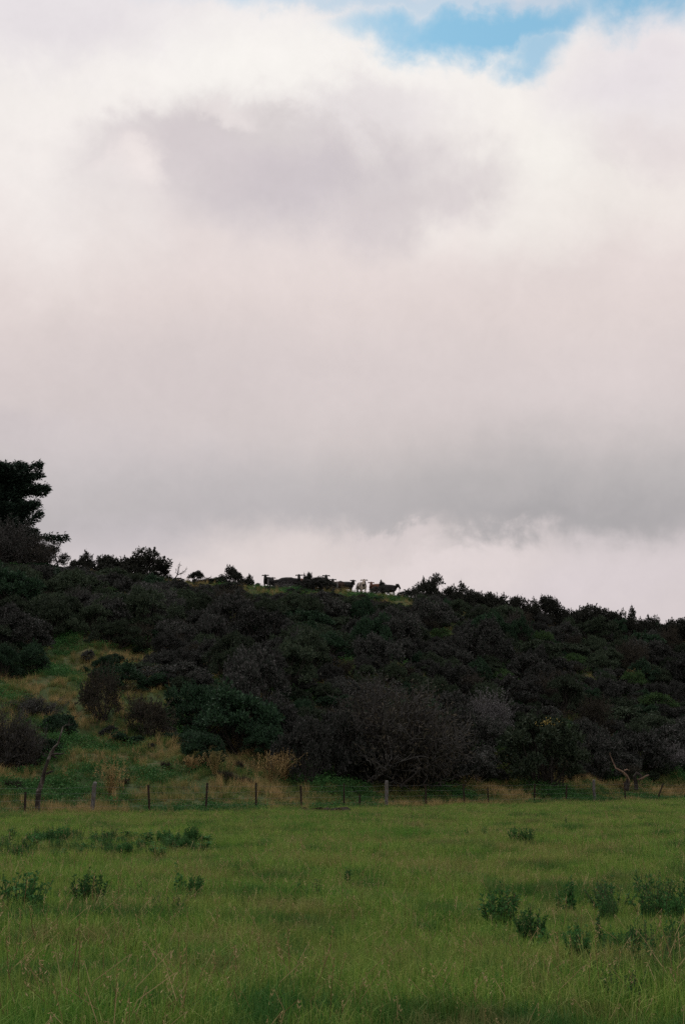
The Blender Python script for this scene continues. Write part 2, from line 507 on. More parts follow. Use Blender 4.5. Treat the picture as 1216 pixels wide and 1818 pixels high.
def stalks(mb, rng, n, spread, hmin, hmax, m=0):
    """thin seed stalks with a small loose head"""
    for i in range(n):
        p = np.array([rng.normal() * spread, rng.normal() * spread, 0])
        h = rng.uniform(hmin, hmax); d = np.array([rng.normal() * .18, rng.normal() * .18, 1])
        pts = np.array([p, p + d * h * .55, p + d * h + np.array([rng.normal() * .05, rng.normal() * .05, -.02])])
        tube(mb, pts, [.0022, .0018, .0012], 3, m)
        k = 7
        pos = pts[-1] - d * rng.uniform(0, .09, (k, 1)) * 1.0
        leaf_quads(mb, pos, rng.normal(size=(k, 3)) * .5 + np.array([0, 0, 1]), .02, .005, rng, m)


def grass_mat(name, cols, patches, obj_var=.4):
    m, b = material(name)
    g = b.n('ShaderNodeNewGeometry'); P = g.outputs['Position']
    n = len(cols)
    c = b.ramp(g.outputs['Random Per Island'], [(i / max(1, n - 1), tuple(k) + (1,)) for i, k in enumerate(cols)])
    for pc, scale, lo, hi, amt, ofs in patches:
        nz = b.noise(b.vmath('ADD', P, (ofs, ofs * .7, 0)), scale, 4, .6)
        c = b.mix(b.maprange(nz, lo, hi, 0, amt), c, tuple(pc) + (1,))
    oi = b.n('ShaderNodeObjectInfo')
    c = b.vmath('SCALE', c, scale=b.math('MULTIPLY_ADD', oi.outputs['Random'], obj_var, 1 - obj_var / 2))
    return finish(m, b, c, .75, .1, .3)


M_grass = grass_mat('meadow_grass', [(.058, .152, .020), (.118, .232, .036), (.190, .280, .050), (.290, .300, .100)],
                    [((.045, .170, .020), .14, .50, .66, .6, 3), ((.250, .240, .075), .22, .49, .65, .6, 40), ((.024, .090, .020), .5, .52, .62, .75, 80), ((.220, .180, .080), .9, .55, .66, .6, 55), ((.028, .110, .026), 1.6, .56, .66, .7, 17)])
M_straw = grass_mat('dry_stalks', [(.20, .14, .06), (.32, .24, .11), (.46, .36, .20)], [])
M_hgrass = grass_mat('hill_grass', [(.032, .085, .016), (.070, .128, .028), (.120, .160, .044), (.23, .195, .08)],
                     [((.300, .225, .090), .45, .50, .62, .65, 5), ((.022, .075, .018), .33, .53, .66, .8, 90)])
M_hdry = grass_mat('dry_hill_grass', [(.19, .13, .055), (.30, .21, .09), (.42, .31, .15)], [((.07, .11, .03), .35, .52, .66, .6, 20)])
M_weedlow = leaf_mat('low_weeds', [(.020, .070, .018), (.036, .105, .028), (.060, .140, .038)], .2, .12, .5)

rng = np.random.default_rng(7)
gv = []
for i in range(5):
    mb = MB(); r = np.random.default_rng(100 + i)
    blades(mb, r, 66, .18, .08, .27, .0048, .8, 0)
    if i >= 3: stalks(mb, r, 1, .09, .24, .36, 1)
    gv.append(mb)
mb = MB(); r = np.random.default_rng(120)                       # a tuft leaning with more dry blades
blades(mb, r, 44, .16, .08, .24, .0048, .8, 0); blades(mb, r, 8, .14, .10, .25, .004, .9, 1); stalks(mb, r, 2, .1, .22, .38, 1)
gv.append(mb)


def wedge_points(rng, n, d0, d1, half, dens):
    d = np.sqrt(rng.uniform(d0 ** 2, d1 ** 2, n)); th = rng.uniform(-half, half, n)
    x, y = d * np.sin(th), d * np.cos(th) - 12        # a fan wide enough to step aside in
    keep = (y < fence_y(x) + .6 + rng.normal(0, .8, n)) & (rng.uniform(0, 1, n) < dens(d, x, y))
    return x[keep], y[keep]


area = lambda d0, d1, half: half * (d1 ** 2 - d0 ** 2)
half = math.radians(25)
parts = [wedge_points(rng, int(area(15, 38, half) * 75), 15, 38, half, lambda d, x, y: np.clip(11 / np.maximum(d - 12, 1), 0, 1) ** .6),
         wedge_points(rng, int(area(38, 142, half) * 34), 38, 142, half, lambda d, x, y: np.clip(26 / (d - 12), 0, 1) ** .5),
         wedge_points(rng, int(area(12, 142, math.radians(50)) * 9), 12, 142, math.radians(50), lambda d, x, y: (np.abs(np.arctan2(x, y + 12)) > half) * np.clip(30 / d, .3, 1))]
gx = np.concatenate([p[0] for p in parts]); gy = np.concatenate([p[1] for p in parts])
lump = .5 + .5 * np.sin(gx * .9 + 2 * np.sin(gy * .35)) * np.sin(gy * .6 + 1.3 * np.sin(gx * .5))
sc = rng.uniform(.55, 1.25, len(gx)) * (.7 + .65 * lump)
pos = np.stack([gx, gy, terrain(gx, gy) - .01], 1)
rot = np.stack([rng.normal(0, .12, len(gx)), rng.normal(0, .12, len(gx)), rng.uniform(0, 6.283, len(gx))], 1)
pick = rng.choice(6, len(gx), p=[.27, .27, .25, .08, .07, .06])
o = scatter('meadow_grass', gv, [M_grass, M_straw], pos, rot, np.stack([sc * 1.1, sc * 1.1, sc], 1), pick)
tag(o, kind='stuff')
print('meadow tufts', len(gx))

# hill grass: rank tussocks, dry and green, and low leafy weeds
hv = []
for i in range(3):
    mb = MB(); r = np.random.default_rng(200 + i); blades(mb, r, 60, .30, .18, .55, .016, 1.1, 0); hv.append(mb)
for i in range(2):
    mb = MB(); r = np.random.default_rng(210 + i); blades(mb, r, 34, .28, .18, .5, .016, 1.1, 0)
    blades(mb, r, 26, .2, .35, .85, .014, .9, 1); hv.append(mb)
for i in range(2):
    mb = MB(); r = np.random.default_rng(220 + i)
    n = 110
    p = r.normal(size=(n, 3)) * np.array([.28, .28, .14]) + np.array([0, 0, .2])
    leaf_quads(mb, p, r.normal(size=(n, 3)) + np.array([0, 0, .5]), r.uniform(.07, .16, n), r.uniform(.04, .08, n), r, 2); hv.append(mb)
n = 110000
hx = rng.uniform(-75, 75, n); ht = rng.uniform(-.02, 1.15, n)
hy = fence_y(hx) + (YR - fence_y(hx)) * ht
inview = np.abs(hx) < hy * .28 + 3
hd = np.where(ht < .5, 1.0, .6) * np.where(inview, 1, .15) * np.where((hx > 6) & (ht > .2) & (ht < .9), .35, 1)
k = rng.uniform(0, 1, n) < hd
hx, hy = hx[k], hy[k]
pz = terrain(hx, hy)
# tussocks are tallest in a rank strip along the fence, shorter on the grazed crest
crest = np.clip((hy - fence_y(hx)) / (YR - fence_y(hx)), 0, 1)
sc = rng.uniform(.5, 1.15, len(hx)) * np.where(crest > .93, .32, 1) * np.where(crest < .05, .75, 1)
patch = np.sin(hx * .45 + 1.5 * np.sin(hy * .21)) * np.sin(hy * .33 + 1.2 * np.sin(hx * .3)) + rng.normal(0, .35, len(hx))
pick = np.where(patch > .35, rng.integers(3, 5, len(hx)), np.where(patch < -.45, rng.integers(5, 7, len(hx)), rng.integers(0, 3, len(hx))))
pick = np.where(crest > .93, np.where(rng.uniform(0, 1, len(hx)) < .45, rng.integers(0, 3, len(hx)), rng.integers(5, 7, len(hx))), pick)
o = scatter('hill_grass', hv, [M_hgrass, M_hdry, M_weedlow], np.stack([hx, hy, pz - .03], 1),
            np.stack([rng.normal(0, .15, len(hx)), rng.normal(0, .15, len(hx)), rng.uniform(0, 6.283, len(hx))], 1), np.stack([sc] * 3, 1), pick)
tag(o, kind='stuff')
print('hill tufts', len(hx))


# ------------------------------------------------------------------ bushes
def bush_parts(seed, R, H, nc, nleaf, lsize, lw=.4, spray=.6, open_=0.0, up=.35, droop=0.0, low=.1, twigs=220, stems=6, flat=.75, cr=(.20, .36)):
    """foliage in clumps over an uneven dome, with leafy sprays breaking the outline, on branches from the base"""
    r = np.random.default_rng(seed)
    fo, br = MB(), MB()
    ph = r.uniform(0, 6.28, 4)
    cs = []
    for i in range(nc):
        az_ = r.uniform(0, 2 * math.pi); z = r.uniform(low, 1.0) if i % 3 else r.uniform(.5, 1)
        rad = math.sqrt(max(0, 1 - (z * .96) ** 2)); k = (r.uniform(.25, 1) ** .5)
        lob = 1 + .22 * math.sin(2 * az_ + ph[0]) + .14 * math.sin(3 * az_ + ph[1])
        cs.append((R * k * rad * lob * math.cos(az_), R * k * rad * lob * math.sin(az_), H * (.06 + .84 * z * (.72 + .28 * k)) * (1 + .1 * math.sin(az_ + ph[2]))))
    cs = np.array(cs); rc = R * r.uniform(cr[0], cr[1], nc) * (1 - open_ * .45)
    w = rc ** 2; w /= w.sum()
    idx = r.choice(nc, nleaf, p=w)
    d = unit(r.normal(size=(nleaf, 3))); d[:, 2] = np.where(d[:, 2] < -.2, -d[:, 2] * .6, d[:, 2])
    rr = r.uniform(0, 1, nleaf) ** .38
    p = cs[idx] + d * (rc[idx] * rr)[:, None] * np.array([1, 1, flat])
    axis = d * .8 + r.normal(size=(nleaf, 3)) * .7 + np.array([0, 0, up - droop])
    p[:, 2] = np.maximum(p[:, 2], .05)
    leaf_quads(fo, p, axis, r.uniform(.6, 1.4, nleaf) * lsize, r.uniform(.7, 1.3, nleaf) * lsize * lw, r, 0)
    # sprays
    ns = int(nc * 3 * spray * 2)
    for i in range(ns):
        c = r.integers(nc); dd = unit(r.normal(size=3) * .7 + unit(cs[c] * np.array([1, 1, .6])) * .5 + np.array([0, 0, up * 1.6 - droop * 1.4]))
        L = rc[c] * r.uniform(.8, 1.5) * spray * 1.4
        s0 = cs[c] + dd * rc[c] * .55
        pts = wander(r, s0, dd, L, 3, .18, -droop * .3)
        m_ = 22
        tpar = r.uniform(.05, 1.06, m_); q = np.stack([np.interp(tpar, np.linspace(0, 1, 4), pts[:, j]) for j in range(3)], 1)
        leaf_quads(fo, q, dd + r.normal(size=(m_, 3)) * .6, r.uniform(.5, 1.1, m_) * lsize, r.uniform(.7, 1.2, m_) * lsize * lw, r, 0)
        tube(br, pts, [.012, .010, .008, .004], 3)
    # stems and twigs
    for i in range(nc):
        b0 = np.array([r.normal() * R * .12, r.normal() * R * .12, -.1])
        mid = b0 * .5 + cs[i] * .5 + r.normal(size=3) * R * .06 - np.array([0, 0, .08 * H])
        pts = np.array([b0, b0 * .72 + mid * .28 + r.normal(size=3) * .05, mid, cs[i]])
        r0 = .035 * R if i < stems else .018 * R
        tube(br, pts, [r0, r0 * .8, r0 * .55, r0 * .25], 4)
    for i in range(twigs):
        c = r.integers(nc); s0 = cs[c] + r.normal(size=3) * rc[c] * .4
        pts = wander(r, s0, r.normal(size=3) + unit(cs[c]) + np.array([0, 0, .3 - droop]), rc[c] * r.uniform(.6, 1.5), 3, .3)
        tube(br, pts, [.016, .012, .009, .005], 3)
    return fo, br


def twig_bush_parts(seed, R, H, n1=64, n2=9, n3=6, leaves=6500, droop=0.0):
    """a nearly leafless bush: a dense haze of fine forked twigs"""
    r = np.random.default_rng(seed); fo, br = MB(), MB()
    tips = []
    for i in range(n1):
        a_ = r.uniform(0, 6.283); tilt = r.uniform(0, 1) ** .6 * 1.25
        d = np.array([math.sin(tilt) * math.cos(a_), math.sin(tilt) * math.sin(a_), math.cos(tilt)])
        L = 1.0 / math.sqrt((math.sin(tilt) / R) ** 2 + (math.cos(tilt) / H) ** 2) * r.uniform(.62, .86)
        p = wander(r, (r.normal() * .25 * R * .5, r.normal() * .25 * R * .5, 0), d, L, 6, .14, .03)
        tube(br, p, np.linspace(.038, .012, 7), 4, 1)
        for j in range(n2):
            t = r.uniform(.3, 1); k = int(t * 6); s0 = p[min(k, 6)]
            d2 = unit(d + r.normal(size=3) * .7 + np.array([0, 0, .15 - droop]))
            p2 = wander(r, s0, d2, L * r.uniform(.22, .42), 4, .25, -droop * .25)
            tube(br, p2, np.linspace(.016, .008, 5), 3)
            for q in range(n3):
                s1 = p2[r.integers(1, 5)]
                d3 = unit(d2 + r.normal(size=3) * .9 + np.array([0, 0, .1 - droop]))
                p3 = wander(r, s1, d3, L * r.uniform(.08, .2), 3, .35, -droop * .3)
                tube(br, p3, [.011, .009, .007, .005], 3); tips.append(p3[-1]); tips.append(p3[2])
    tips = np.array(tips); k = r.integers(0, len(tips), leaves)
    leaf_quads(fo, tips[k] + r.normal(size=(leaves, 3)) * .16, r.normal(size=(leaves, 3)), r.uniform(.07, .17, leaves), r.uniform(.025, .05, leaves), r)
    return fo, br


LIB = {}
def lib(kind, parts, fm, bm):
    fo, br = parts
    vv = np.concatenate([fo.arrays()[0][::4], br.arrays()[0][::8]]) if kind == 'twig' else fo.arrays()[0][::4]
    ext = (np.percentile(np.abs(vv[:, :2]), 97, axis=0).sum() / 2, np.percentile(vv[:, 2], 99))
    LIB.setdefault(kind, []).append((fo, br, fo.mesh(kind + '_foliage', fm), br.mesh(kind + '_branches', [bm, M_bark]), fm, bm, ext))


for i in range(5):
    lib('scrub', bush_parts(300 + i, 2.2, 2.4, 54, 9600, .15, .48, .38, twigs=50, cr=(.13, .26)), [M_scrub, M_scrub, M_scrub_ol, M_scrub, M_scrub_ol][i], M_twig if i % 2 else M_bark)
for i in range(3):
    lib('green', bush_parts(320 + i, 2.2, 2.4, 46, 8000, .17, .5, .4, twigs=30, cr=(.14, .28)), M_green, M_bark)
for i in range(2):
    lib('bright', bush_parts(330 + i, 2.2, 1.8, 34, 4200, .17, .6, .3, twigs=30, up=.6), M_bright, M_bark)
for i in range(2):
    lib('brown', bush_parts(340 + i, 2.2, 2.2, 40, 4200, .15, .4, .8, twigs=260), M_brown, M_bark)
for i in range(5):
    lib('sky', bush_parts(350 + i, 2.0, 3.0, 48, 8200, .17, .5, .5, open_=.4, low=.02, twigs=30, stems=5, flat=1.0, cr=(.20, .40)), M_sky, M_bark)
lib('twig', twig_bush_parts(360, 2.6, 3.0), M_brown, M_twig)
lib('twig', twig_bush_parts(361, 2.4, 2.6, 56, 8, 6, 6000), M_scrub, M_twig)
lib('silver', bush_parts(370, 2.2, 2.6, 36, 3600, .15, .34, 1.0, droop=.15, twigs=300), M_silver, M_twig)
lib('silver', bush_parts(371, 2.0, 2.6, 34, 3300, .16, .3, 1.2, droop=.6, up=.2, twigs=300), M_silver, M_twig)
DIM = {'scrub': (2.2, 2.6), 'green': (2.2, 2.4), 'bright': (2.2, 1.8), 'brown': (2.2, 2.2), 'sky': (2.0, 3.0), 'twig': (2.6, 3.0), 'silver': (2.2, 2.6)}


def plant(kind, var, loc, width, height, name, label, cat, group=None, rz=None, parts=('foliage', 'branches')):
    v = LIB[kind][var % len(LIB[kind])]; R, H = v[6]
    rz = random.uniform(0, 6.28) if rz is None else rz
    sxy = width / (2 * R); sz = height / H
    e = empty(name, loc, label, cat, group, rz, (sxy, sxy, sz))
    link(parts[0], v[2], e); link(parts[1], v[3], e)
    return e


random.seed(4)
occupied = []
special = []


def bush_px(kind, var, px, py, w, h, name, label, cat, group=None, y=None, sink=.15):
    
    """a bush whose foot stands on the ground seen at photo (px, py); w, h in photo pixels give its real size at that distance"""
    p = at_y(px, y) if y else hit(px, py)
    s = math.hypot(p[0], p[1]) / F
    if sink > .5:                                # skyline plants: foot below the crest, top at the height seen
        h += max(0.0, project(*p)[1] - py)
        h *= 1.25; w *= 1.3; sink = .2 * h * s
    e = plant(kind, var, (p[0], p[1], p[2] - sink), w * s, h * s, name, label, cat, group)
    occupied.append((p[0], p[1], w * s * .5))
    if py: special.append((px, py - h * .55, p[1], w * .3))
    return e


SKY_G = 'bushes and small trees along the skyline'
for a_ in [
        ('sky', 0, 153, 1024, 34, 38, 'skyline_bush', 'spiky dark bush starting the left skyline row, right of the small windswept tree'),
        ('sky', 1, 203, 1030, 56, 42, 'skyline_bush', 'rounded dark bush on the skyline, just left of the tallest one in its row'),
        ('sky', 2, 252, 1036, 70, 50, 'skyline_bush', 'tallest and widest dark bush of the row on the left skyline'),
        ('sky', 3, 290, 1038, 34, 30, 'skyline_bush', 'thin open bush on the skyline touching the bare dead tree'),
        ('sky', 4, 350, 1046, 22, 20, 'skyline_bush', 'low dark bush on the skyline just right of the bare dead tree'),
        ('scrub', 2, 391, 1044, 24, 12, 'skyline_bush', 'tiny wispy bush on the grassy ridge left of the three-lobed bush'),
        ('sky', 2, 417, 1047, 32, 38, 'skyline_bush', 'dense lobed bush on the ridge top left of the cattle'),
        ('scrub', 1, 376, 1044, 22, 9, 'skyline_bush', 'low dark scrub on the ridge between the bare branch and the tiny wispy bush'),
        ('scrub', 3, 405, 1045, 22, 12, 'skyline_bush', 'low dark scrub on the ridge at the left foot of the dense lobed bush'),
        ('sky', 0, 443, 1046, 18, 24, 'skyline_bush', 'small airy bush on the ridge between the dense lobed bush and the lone calf'),
        ('sky', 2, 759, 1070, 50, 46, 'skyline_bush', 'tall square-topped dark bush right of the cattle, first on the right skyline'),
        ('sky', 0, 806, 1080, 48, 40, 'skyline_bush', 'dark bush second from the cattle on the right skyline'),
        ('sky', 4, 834, 1083, 40, 34, 'skyline_bush', 'broad dark bush on the skyline, sloping down to the right of the square-topped one'),
        ('sky', 1, 876, 1096, 46, 42, 'skyline_bush', 'pointed dark bush on the skyline where the ridge dips, left of an airy pair'),
        ('sky', 3, 910, 1099, 36, 36, 'skyline_bush', 'narrow airy bush on the skyline, left one of a see-through pair'),
        ('sky', 0, 934, 1102, 38, 38, 'skyline_bush', 'airy bush on the skyline, right one of a see-through pair'),
        ('sky', 3, 968, 1107, 40, 46, 'skyline_bush', 'see-through bush with separate leaf heads standing highest on the right slope skyline'),
        ('sky', 2, 1003, 1110, 36, 28, 'skyline_bush', 'low bush on the skyline just right of the see-through one'),
        ('sky', 1, 1032, 1114, 52, 36, 'skyline_bush', 'wide rounded dark bush midway down the right skyline'),
        ('sky', 4, 1070, 1118, 46, 34, 'skyline_bush', 'rounded bush right of the wide one on the descending skyline'),
        ('sky', 0, 1104, 1123, 36, 38, 'skyline_bush', 'spiky-topped bush on the skyline, left of the last gap of sky'),
        ('sky', 2, 1140, 1128, 42, 30, 'skyline_bush', 'flat-topped bush on the skyline left of the notch of sky'),
        ('sky', 1, 1186, 1136, 50, 34, 'skyline_bush', 'dense bush on the skyline right of the notch of sky'),
        ('sky', 3, 1216, 1138, 36, 34, 'skyline_bush', 'bush on the skyline cut by the right edge of the picture')]:
    kind, var, px, py, w, h, nm, lb = a_
    bush_px(kind, var, px, py, w, h, nm, lb, 'bush', SKY_G, y=YR - 8.0, sink=.9)

RID_G = 'bushes standing among the cattle'
for kind, var, px, y, w, h, lb in [
        ('silver', 0, 503, 171, 34, 17, 'low grey-leaved bush in front of the cattle at the left of the herd'),
        ('scrub', 0, 556, 169, 56, 27, 'dark bush with a wispy top hiding the middle of the herd'),
        ('sky', 1, 546, 170, 20, 33, 'thin wispy bush sticking up above the backs of the cattle'),
        ('scrub', 1, 578, 169, 30, 24, 'dark round bush in front of the two black heads in mid-herd'),
        ('scrub', 3, 672, 170, 30, 20, 'dark bush in front of the red-brown cow at the right of the herd'),
        ('scrub', 0, 711, 168, 18, 15, 'small round black bush below the rightmost cow'),
        ('sky', 4, 678, 170.5, 12, 27, 'wispy bush rising above the back of the red-brown cow')]:
    bush_px(kind, var, px, None, w, h, 'ridge_bush', lb, 'bush', RID_G, y=y)

# single bushes of the slope that can be told apart
for kind, var, px, py, w, h, nm, lb, grp in [
        ('green', 0, 58, 1196, 60, 56, 'green_bush', 'dark green bush on the grassy slope at far left, the right one of two', None),
        ('green', 1, 6, 1204, 50, 56, 'green_bush', 'dark green bush cut by the left picture edge above the dry grass', None),
        ('twig', 0, 14, 1368, 104, 104, 'bare_bush', 'grey twiggy bush at the left edge behind the leaning dead tree', None),
        ('twig', 1, 62, 1268, 80, 34, 'bare_bush', 'low grey twiggy bush on the slope above the leaning dead tree', None),
        ('green', 2, 106, 1306, 66, 40, 'green_bush', 'low dark green bush behind the tip of the leaning dead tree', None),
        ('green', 1, 75, 1345, 60, 36, 'green_bush', 'low green bush beside the trunk of the leaning dead tree', None),
        ('brown', 0, 180, 1275, 80, 90, 'brown_bush', 'dark brown bush at the left of the brown clump above the dry grass', None),
        ('green', 0, 205, 1225, 90, 50, 'green_bush', 'dark green bush behind the brown clump on the left slope', None),
        ('brown', 1, 262, 1308, 90, 72, 'brown_bush', 'dark brown bush at the lower right of the brown clump above the dry grass', None),
        ('green', 2, 355, 1305, 110, 90, 'green_bush', 'big dark green bush left of the broad one in mid-slope', None),
        ('green', 0, 430, 1335, 150, 112, 'green_bush', 'broadest dark green bush, in the middle of the slope left of the bare thicket', None),
        ('green', 1, 361, 1362, 76, 60, 'green_bush', 'isolated round dark green bush low on the grass slope above the fence', None),
        ('green', 2, 470, 1345, 80, 60, 'green_bush', 'dark green bush at the right foot of the broadest one', None),
        ('scrub', 1, 545, 1390, 96, 110, 'scrub_bush', 'dark bush at the left end of the bare thicket behind the fence', None),
        ('scrub', 3, 600, 1388, 90, 120, 'scrub_bush', 'dark brown scrub bush in the thicket left of the huge bare one', None),
        ('twig', 0, 705, 1392, 215, 165, 'bare_bush', 'huge grey-brown leafless bush behind the middle of the fence', None),
        ('scrub', 0, 800, 1388, 100, 120, 'scrub_bush', 'dark scrub bush at the right foot of the huge leafless bush', None),
        ('scrub', 3, 660, 1392, 110, 76, 'scrub_bush', 'low dark bush under the left half of the huge leafless bush', None),
        ('scrub', 1, 745, 1392, 110, 80, 'scrub_bush', 'low dark bush under the right half of the huge leafless bush', None),
        ('silver', 1, 812, 1360, 56, 80, 'silver_bush', 'silvery bush with drooping sprays right of the huge leafless bush', None),
        ('silver', 0, 868, 1312, 94, 84, 'silver_bush', 'rounded silver-grey bush above the dark round bush in lower mid-slope', None),
        ('scrub', 2, 965, 1394, 160, 118, 'scrub_bush', 'big dark round bush with a pale green top and a yellow flower patch', None),
        ('bright', 0, 975, 1330, 110, 48, 'creeper', 'yellow-green creeper spread over the top of the big dark round bush', None),
        ('scrub', 1, 1055, 1388, 90, 80, 'scrub_bush', 'dark bush right of the round one with yellow flowers, by the bent dead branch', None),
        ('scrub', 0, 1130, 1372, 100, 70, 'scrub_bush', 'dark bush directly behind the bent dead branch at right', None),
        ('silver', 0, 1185, 1362, 84, 44, 'silver_bush', 'low grey bush behind the two leaning fence posts at right', None),
        ('bright', 1, 890, 1212, 44, 26, 'creeper', 'small vivid green cap of creeper on the mid slope right of centre', None),
        ('bright', 0, 960, 1154, 54, 34, 'creeper', 'yellow-green creeper clump high on the right slope', None),
        ('bright', 1, 1020, 1180, 40, 22, 'creeper', 'green creeper streak below the yellow-green clump on the right slope', None),
        ('bright', 0, 1122, 1224, 50, 32, 'creeper', 'green creeper clump on the right slope beside a tan dry plant', None),
        ('bright', 1, 1160, 1262, 76, 30, 'creeper', 'low green creeper near the right edge of the slope', None),
        ('bright', 0, 780, 1138, 44, 24, 'creeper', 'dull green creeper patch below the square-topped skyline bush', None),
        ('green', 2, 548, 1118, 80, 36, 'green_bush', 'mid green bush on the upper slope directly below the herd', None),
        ('green', 0, 642, 1112, 44, 54, 'green_bush', 'upright deep green bush on the upper slope below the white-faced cow', None),
        ('green', 1, 590, 1268, 66, 34, 'green_bush', 'low green bush in the dark scrub left of the huge leafless bush', None),
        ('bright', 1, 190, 1060, 44, 20, 'creeper', 'green patch of creeper under the tallest bush of the left skyline', None),
        ('twig', 1, 16, 1020, 110, 78, 'bare_bush', 'brownish bare bush in front of the dark conifer at upper left', None),
        ('twig', 0, 66, 1030, 70, 56, 'bare_bush', 'brownish bare bush below the lowest limb of the dark conifer', None)]:
    bush_px(kind, var, px, py, w, h, nm, lb, 'creeper' if nm == 'creeper' else 'bush', grp, y=(168 if py in (1020, 1030) and kind == 'twig' else None))

# small shrubs and rank clumps dotted over the left grass slope
r = np.random.default_rng(19)
k = 0
while k < 30:
    px, py = r.uniform(-20, 500), r.uniform(1150, 1405)
    if py < 1330 and px > 300: continue
    p = hit(px, py)
    if p is None or any((p[0] - a) ** 2 + (p[1] - b) ** 2 < (c * .8) ** 2 for a, b, c in occupied): continue
    w = r.uniform(16, 40)
    bush_px(str(r.choice(['green', 'brown', 'scrub', 'green'])), int(r.integers(0, 5)), px, py, w, w * r.uniform(.45, .85), 'low_shrub', 'low dark shrub dotted in the rough grass of the left slope', 'bush', 'low shrubs of the left grass slope')
    k += 1

# yellow flower patch on the top of the big round bush: a flowering spray of its own plant
p = hit(965, 1394); fy_ = p[1] - 1.5; d = ray(975, 1281); fz = CAMZ + d[2] / d[1] * fy_ - float(terrain(p[0], fy_)); fx = d[0] / d[1] * fy_
mb = MB(); r = np.random.default_rng(5)
n = 90
q = r.normal(size=(n, 3)) * np.array([.42, .3, .13])
leaf_quads(mb, q + np.array([0, 0, fz]), r.normal(size=(n, 3)), r.uniform(.08, .16, n), r.uniform(.06, .1, n), r)
mb2 = MB()
tube(mb2, wander(r, (0, 0, 0), (0.02, 0, 1), fz, 6, .03), np.linspace(.04, .015, 7), 5)
e = empty('flowering_climber', (fx, fy_, float(terrain(fx, fy_))), 'small yellow flowering climber on top of the big dark round bush', 'climber')
link('blossom', mb.mesh('blossom', M_flower), e); link('stem', mb2.mesh('climber_stem', M_bark), e)

# ------------------------------------------------------------------ the scrub that covers the hill
OPEN = [[(80, 1140), (120, 1128), (172, 1140), (205, 1190), (300, 1225), (325, 1330), (500, 1335), (520, 1380), (700, 1394), (1216, 1384), (1300, 1470), (-60, 1470), (-60, 1215), (20, 1190)],
        [(690, 1054), (742, 1064), (742, 1084), (700, 1078)],
        [(318, 1030), (350, 1034), (350, 1052), (318, 1050)], [(440, 1040), (470, 1044), (470, 1056), (440, 1052)], [(600, 1045), (700, 1050), (700, 1064), (600, 1058)],
        [(195, 1036), (235, 1036), (235, 1060), (195, 1060)]]


def inside(px, py, poly):
    c = False; j = len(poly) - 1
    for i in range(len(poly)):
        (xi, yi), (xj, yj) = poly[i], poly[j]
        if (yi > py) != (yj > py) and px < (xj - xi) * (py - yi) / (yj - yi) + xi: c = not c
        j = i
    return c


RPX = np.array([-600, 0, 130, 330, 470, 620, 740, 800, 870, 960, 1040, 1120, 1216, 1500])
RPY = np.array([995, 1006, 1017, 1036, 1045, 1053, 1065, 1072, 1084, 1096, 1105, 1115, 1125, 1160])
cand = []
r = np.random.default_rng(12)
tries = 0
while tries < 13000:
    tries += 1
    x = r.uniform(-75, 75); t = r.uniform(.03, .99) if tries < 9500 else r.uniform(.84, 1.0)
    fy = float(fence_y(x)); y = fy + (YR - fy) * t
    z = float(terrain(x, y)); px, py = project(x, y, z)
    if any(inside(px, py, g) for g in OPEN): continue
    if -60 > px and t < .45 and r.uniform() < .7: continue
    rad = r.uniform(1.4, 2.4) if r.uniform() < .55 else r.uniform(.9, 1.5)
    if t > .9: rad = min(rad, 2.1)
    if tries > 9500: rad = r.uniform(.6, 1.2)
    hh = rad * r.uniform(1.2, 2.15)
    gp = np.interp(px, RPX, RPY)                      # the ridge line above it: the cattle and the skyline stay clear
    lim = gp + 3 if 440 < px < 470 or 600 < px < 690 else gp + 6 if 690 < px < 742 else gp + 1 if 440 < px < 745 else gp - 5 if 290 < px < 450 else gp - (20 if px > 745 else 14)
    while hh > .7 and project(x, y, z + hh * 1.08)[1] < lim: hh *= .9
    for qx, qy, yy, hw in special:                    # leave the single plants behind it in sight
        if y < yy - .3 and abs(px - qx) < rad * F / y * .9 + hw:
            while hh > .3 and project(x, y, z + hh)[1] < qy: hh *= .88
    if hh < (.5 if tries > 9500 else .75) or hh < rad * .45: continue
    if any((x - a) ** 2 + (y - b) ** 2 < (.78 * (rad + c)) ** 2 for a, b, c in occupied): continue
    occupied.append((x, y, rad)); cand.append((x, y, z, rad, px, py, hh))
ZONES = [(lambda px, py: py > 1270 and px < 900, 'dark grey-brown scrub bush in the thicket on the lower slope, centre', 'scrub bushes of the lower middle slope'),
         (lambda px, py: py > 1235, 'dark grey-brown scrub bush in the thicket low on the right of the slope', 'scrub bushes of the lower right slope'),
         (lambda px, py: px < 430, 'dark grey-brown scrub bush in the thicket high on the left of the slope', 'scrub bushes of the upper left slope'),
         (lambda px, py: px < 760, 'dark grey-brown scrub bush in the thicket of the slope below the herd', 'scrub bushes below the herd'),
         (lambda px, py: True, 'dark grey-brown scrub bush in the thicket below the right skyline', 'scrub bushes below the right skyline')]
cand.sort(key=lambda c: -c[3] / c[1])
n_ind = 0
rest = []
for x, y, z, rad, px, py, ht_ in cand:
    kind = r.choice(['scrub', 'scrub', 'scrub', 'scrub', 'brown', 'twig', 'green'], p=[.28, .24, .18, .12, .07, .02, .09])
    var = int(r.integers(0, 5))
    if -25 < px < 1241 and n_ind < 232:
        for f, lb, g in ZONES:
            if f(px, py): break
        e = plant(kind, var, (x, y, z - .2), rad * 2.2, ht_, 'scrub_bush', lb, 'bush', g)
        e.scale.x *= r.uniform(.8, 1.25); e.scale.y *= r.uniform(.8, 1.25); e.rotation_euler[0] = r.normal(0, .1); e.rotation_euler[1] = r.normal(0, .1)
        n_ind += 1
    else:
        rest.append((x, y, z - .2, rad, ht_, kind, var))
print('scrub', len(cand), 'individuals', n_ind, 'rest', len(rest))
